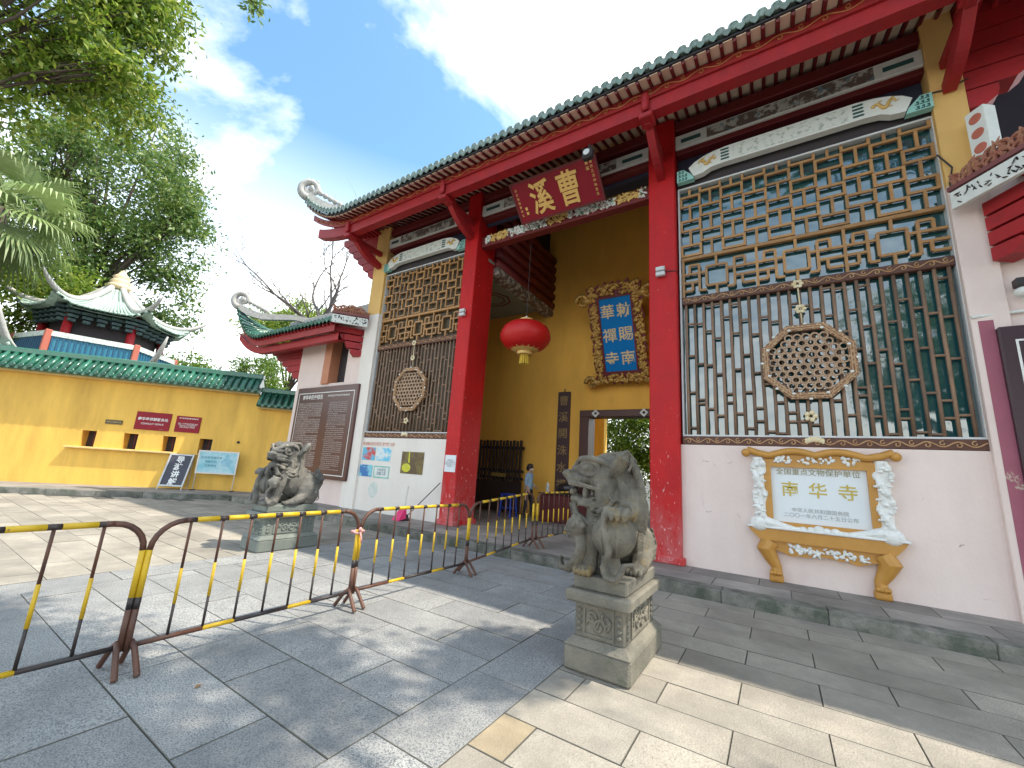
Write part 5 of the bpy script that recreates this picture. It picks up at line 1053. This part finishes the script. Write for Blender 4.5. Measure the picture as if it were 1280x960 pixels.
# ------------------------------------------------------------------ crowd barriers
yel = mat('yellow_barrier_paint', (.66, .42, .015), .5, (.50, .29, .02), 6, .6, wear=(.16, .09, .05), wscale=14, wthr=.66); rust = mat('rusty_dark_tube', (.075, .035, .026), .55, (.16, .06, .03), 6, .8); blk = mat('black_tube', (.022, .02, .022), .5, (.07, .035, .025), 8, .6)
def barrier(y0, y1, z0, z1, label, xo=0.0, seed=0):
    rs = random.Random(seed); X = -4.05+xo; P = thing('crowd_barrier', (X, (y0+y1)/2, min(z0, z1)), label, 'barrier', 'yellow and black crowd barriers')
    Z = lambda y: z0+(z1-z0)*(y-y0)/(y1-y0); pt = lambda y, z: Vector((X, y, Z(y)+z)); r = .2; ms = [yel, blk, rust]; H = 1.03
    def seg(nm, pts, c, rad): q = MB(); q.tube(pts, rad, 10); return q.build(nm, ms[c], P, True)
    nb = 7; bys = [y0+(y1-y0)*(k+1.0)/(nb+1) for k in range(nb)]
    # top rail in painted lengths
    cuts = [y0+r]+bys+[y1-r]
    for k in range(len(cuts)-1):
        a, b = cuts[k], cuts[k+1]
        if b-a < .02: continue
        ed = (k == 0 or k == len(cuts)-2)
        if ed: seg('top_rail', [pt(a, H), pt(b-.0, H)], 2, .021)
        else: seg('top_rail', [pt(a+.035, H), pt(b-.035, H)], 0, .0212); 
    for y in bys: seg('rail_band', [pt(y-.037, H), pt(y+.037, H)], 1, .0206)
    for ye_, s in ((y0, 1), (y1, -1)):
        arc = [pt(ye_+s*(r-r*math.cos(t)), H-r+r*math.sin(t)) for t in np.linspace(0, PI/2, 7)]
        seg('corner', arc, 2, .021); seg('end_post', [pt(ye_, .14), pt(ye_, .42)], 2, .021); seg('end_post', [pt(ye_, .42), pt(ye_, .50)], 1, .0212); seg('end_post', [pt(ye_, .50), pt(ye_, H-r)], 0, .0208)
        for sx in (-1, 1): seg('foot', [pt(ye_+s*.02, .2), pt(ye_+s*.03, .16)+Vector((sx*.05, 0, 0)), pt(ye_+s*.035, .10)+Vector((sx*.10, 0, 0)), pt(ye_+s*.04, .02)+Vector((sx*.165, 0, 0)), pt(ye_+s*.04, .012)+Vector((sx*.17, 0, 0))], 2, .019)
    k = rs.randrange(2); cc = [y0]+bys[1:-1:2]+[y1]
    bc = [y0, bys[1], bys[2], bys[4], bys[5], y1]
    for i in range(5): seg('bottom_rail', [pt(bc[i], .17), pt(bc[i+1], .17)], (1, 0, 1, 0, 1)[i] if i else 2, .0175)
    for y in bys:
        d = rs.uniform(-.02, .02); q = MB()
        for c, a, b, rad in ((1, .175, .42+d, .0105), (0, .42+d, .68+d, .0125), (2, .68+d, H-.01, .0105)): q.cur = c; q.tube([pt(y, a), pt(y, b)], rad, 8)
        q.build('bar', ms, P, True)
    return P
barrier(-.70, 1.285, 0, 0, 'leftmost barrier, cut off by the photo edge', 0, 1); barrier(1.32, 3.19, 0, 0, 'barrier in front of the far stone lion, second from left', .02, 2)
barrier(3.245, 5.24, 0, 0, 'third barrier from the left, tied with a pink ribbon at its near end', 0, 3); barrier(5.29, 7.3, .0, .15, 'fourth barrier, stepping up over the terrace kerb', -.02, 4); barrier(7.37, 9.3, .15, .15, 'farthest barrier, standing wholly on the terrace', .03, 5)
q = MB(); q.tube([(-4.05+.05*math.cos(a), 3.205+.075*math.sin(a), .80+.012*math.sin(3*a)) for a in np.linspace(0, 6.28, 14)], .012, 6); q.ell((-3.99, 3.19, .83), (.02, .02, .025), n=8, h=5); q.tube([(-3.99, 3.19, .8), (-3.98, 3.21, .73), (-3.985, 3.22, .68)], .01, 5)
tag(q.build('ribbon_tie', mat('pink_ribbon', (.62, .25, .26), .8, (.7, .5, .5), 30, .6), None, True), 'pink ribbon tying two barrier posts together', 'ribbon')

# ------------------------------------------------------------------ trees
rng = np.random.default_rng(3)
def leaves(name, P, C, sig, n, size, m, asp=.42, droop=.5):
    """many small leaf blades scattered in clumps round the twig ends C"""
    C = np.asarray(C); idx = rng.integers(0, len(C), n); p = C[idx]+rng.normal(0, 1, (n, 3))*np.asarray(sig)
    d = rng.normal(0, 1, (n, 3)); d[:, 2] -= droop; d /= np.linalg.norm(d, axis=1)[:, None]
    w = np.cross(d, rng.normal(0, 1, (n, 3))); w /= np.linalg.norm(w, axis=1)[:, None]; nn_ = np.cross(d, w)
    s = size*rng.uniform(.65, 1.3, n)[:, None]
    v = np.stack([p, p+d*s*.5+w*s*asp*.5+nn_*s*.07, p+d*s, p+d*s*.5-w*s*asp*.5+nn_*s*.07], 1).reshape(-1, 3)-np.array(org(P))
    me = bpy.data.meshes.new(name); me.vertices.add(4*n); me.vertices.foreach_set('co', v.ravel()); me.loops.add(4*n); me.loops.foreach_set('vertex_index', np.arange(4*n)); me.polygons.add(n); me.polygons.foreach_set('loop_start', np.arange(0, 4*n, 4)); me.update(calc_edges=True); me.materials.append(m)
    o = link(name, me, P); return o
bark = mat('bark', (.10, .075, .055), .9, (.05, .04, .03), 6, .8, .6, 30)
def clumps(cs, n, shell=.45):
    out = []; tot = sum(r[0]*r[1]*r[2] for c, r in cs)
    for c, r in cs:
        k = max(3, int(n*r[0]*r[1]*r[2]/tot)); d = rng.normal(0, 1, (k, 3)); d /= np.linalg.norm(d, axis=1)[:, None]; d *= (rng.uniform(shell**3, 1, k)**(1/3))[:, None]
        out.append(np.array(c)+d*np.array(r))
    return np.concatenate(out)
def tree(name, label, base, fork, cs, nc, nl, size, m, sig=.35, tr=.3, group=None, limbs=14, shell=.45, twigs=True):
    P = thing(name, base, label, 'tree', group); C = clumps(cs, nc, shell); b = Vector(base); f = Vector(fork); rs = random.Random(nl)
    q = MB(); mid = (b+f)/2+Vector((rs.uniform(-.2, .2), rs.uniform(-.2, .2), 0)); q.tube([b-Vector((0, 0, .1)), b+(mid-b)*.3, mid, f], [tr*1.25, tr, tr*.85, tr*.7], 10)
    for k in rs.sample(range(len(C)), min(limbs, len(C))):
        e = Vector(C[k]); m1 = f.lerp(e, .4)+Vector((rs.uniform(-.3, .3), rs.uniform(-.3, .3), rs.uniform(.0, .5))); q.tube([f-Vector((0, 0, .2)), m1, f.lerp(e, .75)+Vector((rs.uniform(-.2, .2), rs.uniform(-.2, .2), .1)), e], [tr*.45, tr*.28, tr*.15, tr*.05], 7)
        if twigs:
            near = C[np.argsort(((C-np.array(e))**2).sum(1))[1:5]]
            for t in near: t = Vector(t); q.tube([m1.lerp(e, .6), m1.lerp(t, .75)+Vector((0, 0, .1)), t], [tr*.14, tr*.09, tr*.03], 5)
    q.build('trunk', bark, P, True); leaves('crown', P, C, (sig, sig, sig*.7), nl, size, m); return P
lf1 = leafmat('bright_leaf', (.08, .16, .016), (.20, .30, .03), (.40, .44, .08), .48); lf2 = leafmat('blue_green_leaf', (.06, .13, .03), (.14, .23, .05), (.30, .36, .10), .42); lf3 = leafmat('fresh_leaf', (.06, .14, .015), (.13, .24, .03), (.26, .34, .05), .4)
tree('camphor_tree', 'big bright leafy tree whose branches fill the top left corner', (-14.6, -2.6, 0), (-14.2, -2.2, 5.5), [((-12.3, -.2, 11.3), (2.6, 2.3, 3.2)), ((-11.9, 1.25, 9.6), (1.2, .95, 1.4)), ((-12.2, 1.2, 11.6), (1.3, .95, 1.6)), ((-12.6, .2, 8.2), (1.2, 1.0, .9))], 230, 31000, .155, lf1, .22, .17, limbs=34)
q = MB(); T1 = thing('hanging_branch', (-11.5, 3.25, 13.9), 'small leafy branch tip hanging in from the top edge', 'branch'); MB().tube([(-12.4, 2.0, 15.2), (-11.9, 2.9, 14.6), (-11.5, 3.25, 13.75)], [.05, .03, .01], 6).build('twig', bark, T1, True); leaves('leaf_cluster', T1, [(-11.55, 3.15, 14.0), (-11.5, 3.3, 13.75), (-11.6, 3.05, 14.3)], (.14, .14, .14), 330, .17, lf2)
tree('camphor_tree', 'tall blue green tree rising behind the pavilion roof', (-33, 4.5, 0), (-33, 5, 9), [((-32.5, 5.0, 17.5), (4, 4.0, 5.5)), ((-31.6, 8.0, 14.0), (2.4, 2.3, 2.6)), ((-32, 2.5, 12.5), (3, 3.2, 4)), ((-31.8, 8.6, 10.2), (2, 2.0, 1.6))], 230, 36000, .28, lf2, .5, .3, limbs=26)
tree('broadleaf_tree', 'dense green tree low behind the palm at the left edge', (-30.5, 1.0, 0), (-30.5, 1.2, 4), [((-30, 1.2, 7.0), (3, 2.6, 3.2)), ((-29.5, 3.5, 8.4), (2, 1.4, 1.6))], 90, 16000, .24, lf1, .42, .25)
tree('broadleaf_tree', 'small green tree peeking over the wall right of the pavilion', (-29.5, 9.5, 0), (-29.5, 9.5, 3.4), [((-29.2, 9.2, 5.5), (1.8, 1.5, 1.5))], 34, 6000, .2, lf3, .35, .16, limbs=8)
tree('broadleaf_tree', 'light green tree just left of the wing bracket', (-25, 11.6, 0), (-25, 11.6, 3.4), [((-24.8, 11.3, 5.2), (1.7, 1.6, 1.9))], 40, 6500, .19, lf3, .34, .16, limbs=8)
tree('broadleaf_tree', 'round green tree above the wing roof beside the bare tree', (-29.5, 15.5, 0), (-29.5, 15.5, 6), [((-29.2, 15.8, 10.6), (2.4, 2.6, 2.1)), ((-28.5, 12.6, 9.6), (1.3, 1.5, 1.1))], 60, 11000, .24, lf1, .42, .2, limbs=10)
tree('courtyard_tree', 'sunlit tree seen through the open doorway', (-6.3, 23, 0), (-6.3, 22.6, 2.4), [((-6.2, 22, 4.6), (2.6, 1.6, 3.2)), ((-4.6, 21.4, 2.4), (1.3, 1.2, 1.6)), ((-7.2, 22, 2.2), (1.2, 1, 1.3)), ((-5.9, 20.8, 3.0), (1.9, 1.0, 2.6))], 170, 36000, .17, lf3, .34, .1)
# trees outside the frame: they shade the foreground and show in the window glass
tree('shade_tree', 'leafy tree right of the camera, casting dappled shade on the paving', (9.5, 1.0, 0), (8.5, 2.2, 8), [((4.15, 5.95, 12), (.55, .55, .5)), ((3.3, 4.75, 12), (.95, .36, .4)), ((3.2, 3.65, 12), (1.3, .42, .4)), ((1.4, 3.55, 12.2), (1.5, .34, .4)), ((.2, 3.0, 12), (1.2, .4, .4)), ((6.9, 5.1, 12), (.6, .3, .4)), ((2.7, 2.95, 12), (1.6, .45, .4)), ((.3, 2.45, 12), (1.5, .5, .4)), ((-1.3, 2.8, 12), (1.0, .35, .4)), ((8.4, 3.2, 11.5), (1.2, 1.2, 1.2))], 420, 34000, .2, lf1, .22, .26, limbs=16, shell=.05, twigs=False)
tree('shade_tree', 'leafy tree behind the camera to the right, mirrored in the teal glass', (7, -9, 0), (7, -9, 4), [((7.2, -9, 8), (3.4, 3, 4.5))], 70, 9000, .34, lf2, .6, .3)
tree('shade_tree', 'wide leafy tree far behind the camera to the right', (13, -5, 0), (13, -5, 4), [((12.5, -5, 8), (3.4, 3.4, 4.5))], 70, 9000, .34, lf2, .6, .3)
# bare tree
BT = thing('bare_tree', (-23.6, 14.4, 0), 'leafless grey tree standing behind the wing roof', 'tree'); q = MB(); rs = random.Random(12)
def limb(p, d, r, n, lv):
    pts = [p]; rr = [r]
    for k in range(n):
        d = (d+Vector((rs.gauss(0, .13), rs.gauss(0, .13), rs.gauss(.03, .08)))).normalized(); pts.append(pts[-1]+d*(.55 if lv < 2 else .38)); rr.append(r*(1-.8*(k+1)/n))
    q.tube(pts, rr, 7 if lv < 2 else 5)
    if lv < 4:
        for k in range(1, len(pts)):
            if rs.random() < (.75 if lv else .55): limb(pts[k], (d+Vector((rs.gauss(0, .75), rs.gauss(0, .75), rs.uniform(-.1, .5)))).normalized(), rr[k]*.62+.006, max(3, int(n*.62)), lv+1)
q.tube([(-23.6, 14.4, 0), (-23.5, 14.2, 5), (-23.5, 14.1, 9.3)], [.2, .16, .12], 8)
for d in ((-.1, -.55, 1), (.2, -.15, 1.1), (.1, .3, 1), (-.3, -.9, .5)): limb(Vector((-23.5, 14.1, 9.2)), Vector(d).normalized(), .11, 11, 1)
q.build('trunk', mat('grey_bark', (.15, .13, .125), .9, (.08, .07, .07), 5, .6), BT)
# fan palm
FP = thing('fan_palm', (-25.2, .9, 0), 'fan palm with drooping pale fronds at the left edge', 'palm'); PCn = Vector((-25.2, 1.0, 10.6)); q = MB(); q.tube([(-25.2, .9, 0), (-25.2, .95, 5), (-25.2, 1.0, 10.4)], [.26, .22, .2], 10); q.build('trunk', bark, FP, True)
pm = mat('palm_leaf', (.17, .25, .075), .45, (.32, .34, .17), 3, .7, rnd=.3, trans=.25)
for k in range(26):
    az = k*2.399+rs.uniform(-.2, .2); el = 1.15-2.2*(k/25)+rs.uniform(-.12, .12); d = Vector((math.cos(az)*math.cos(el), math.sin(az)*math.cos(el), math.sin(el))); hub = PCn+d*rs.uniform(1.2, 1.7)-Vector((0, 0, .35*math.cos(el))); q = MB()
    q.tube([PCn, PCn.lerp(hub, .5)+Vector((0, 0, .1)), hub], [.035, .03, .025], 5); sd = d.cross(Vector((0, 0, 1))).normalized(); nrm2 = sd.cross(d)
    for j in range(30):
        a = (j/29-.5)*4.2; dr = (d*math.cos(a)+sd*math.sin(a)+nrm2*.1).normalized(); ln = 1.45*(1-.18*abs(a)/2.1)*rs.uniform(.9, 1.08); wd = sd*math.cos(a)-d*math.sin(a); wd.normalize()
        m1 = hub+dr*ln*.55-Vector((0, 0, .10)); m2 = hub+dr*ln*.85-Vector((0, 0, .38)); m3 = hub+dr*ln-Vector((0, 0, .85))
        q.add([hub, m1+wd*.05, m1-wd*.05, m2+wd*.035, m2-wd*.035, m3], [(0, 1, 2), (1, 3, 4, 2), (3, 5, 4)])
    q.build('frond', pm, FP)
# courtyard wall beyond the door
tag(MB().bbox((-10.5, 18, 0), (-6.55, 18.4, 4.6), .02).build('courtyard_wall', yellow), 'yellow courtyard wall seen through the open doorway', 'wall')
tag(MB().bbox((-7.5, 17.95, 1.5), (-7.05, 17.998, 2.2), .01).build('wall_plate', maroon), 'small dark plate on the courtyard wall beyond the doorway', 'plate')

for k, (x, y) in enumerate(((-3.45, 1.60),)):
    rs = random.Random(k); a = rs.uniform(0, 6.3); d = Vector((math.cos(a), math.sin(a), 0)); w_ = Vector((-d.y, d.x, 0)); p = Vector((x, y, .006)); ln = rs.uniform(.045, .08)
    q = MB().add([p, p+d*ln*.5+w_*ln*.22+Vector((0, 0, .008)), p+d*ln+Vector((0, 0, .004)), p+d*ln*.5-w_*ln*.22+Vector((0, 0, .008))], [(0, 1, 2), (0, 2, 3)])
    tag(q.build('fallen_leaf', mat('dry_leaf', (.30, .17, .06), .8, (.20, .10, .03), 20, .8)), 'small dry brown leaf on the paving in front of the barriers', 'leaf')
for o in bpy.data.objects:
    if 'o' in o: del o['o']
bpy.data.scenes.remove(TS)
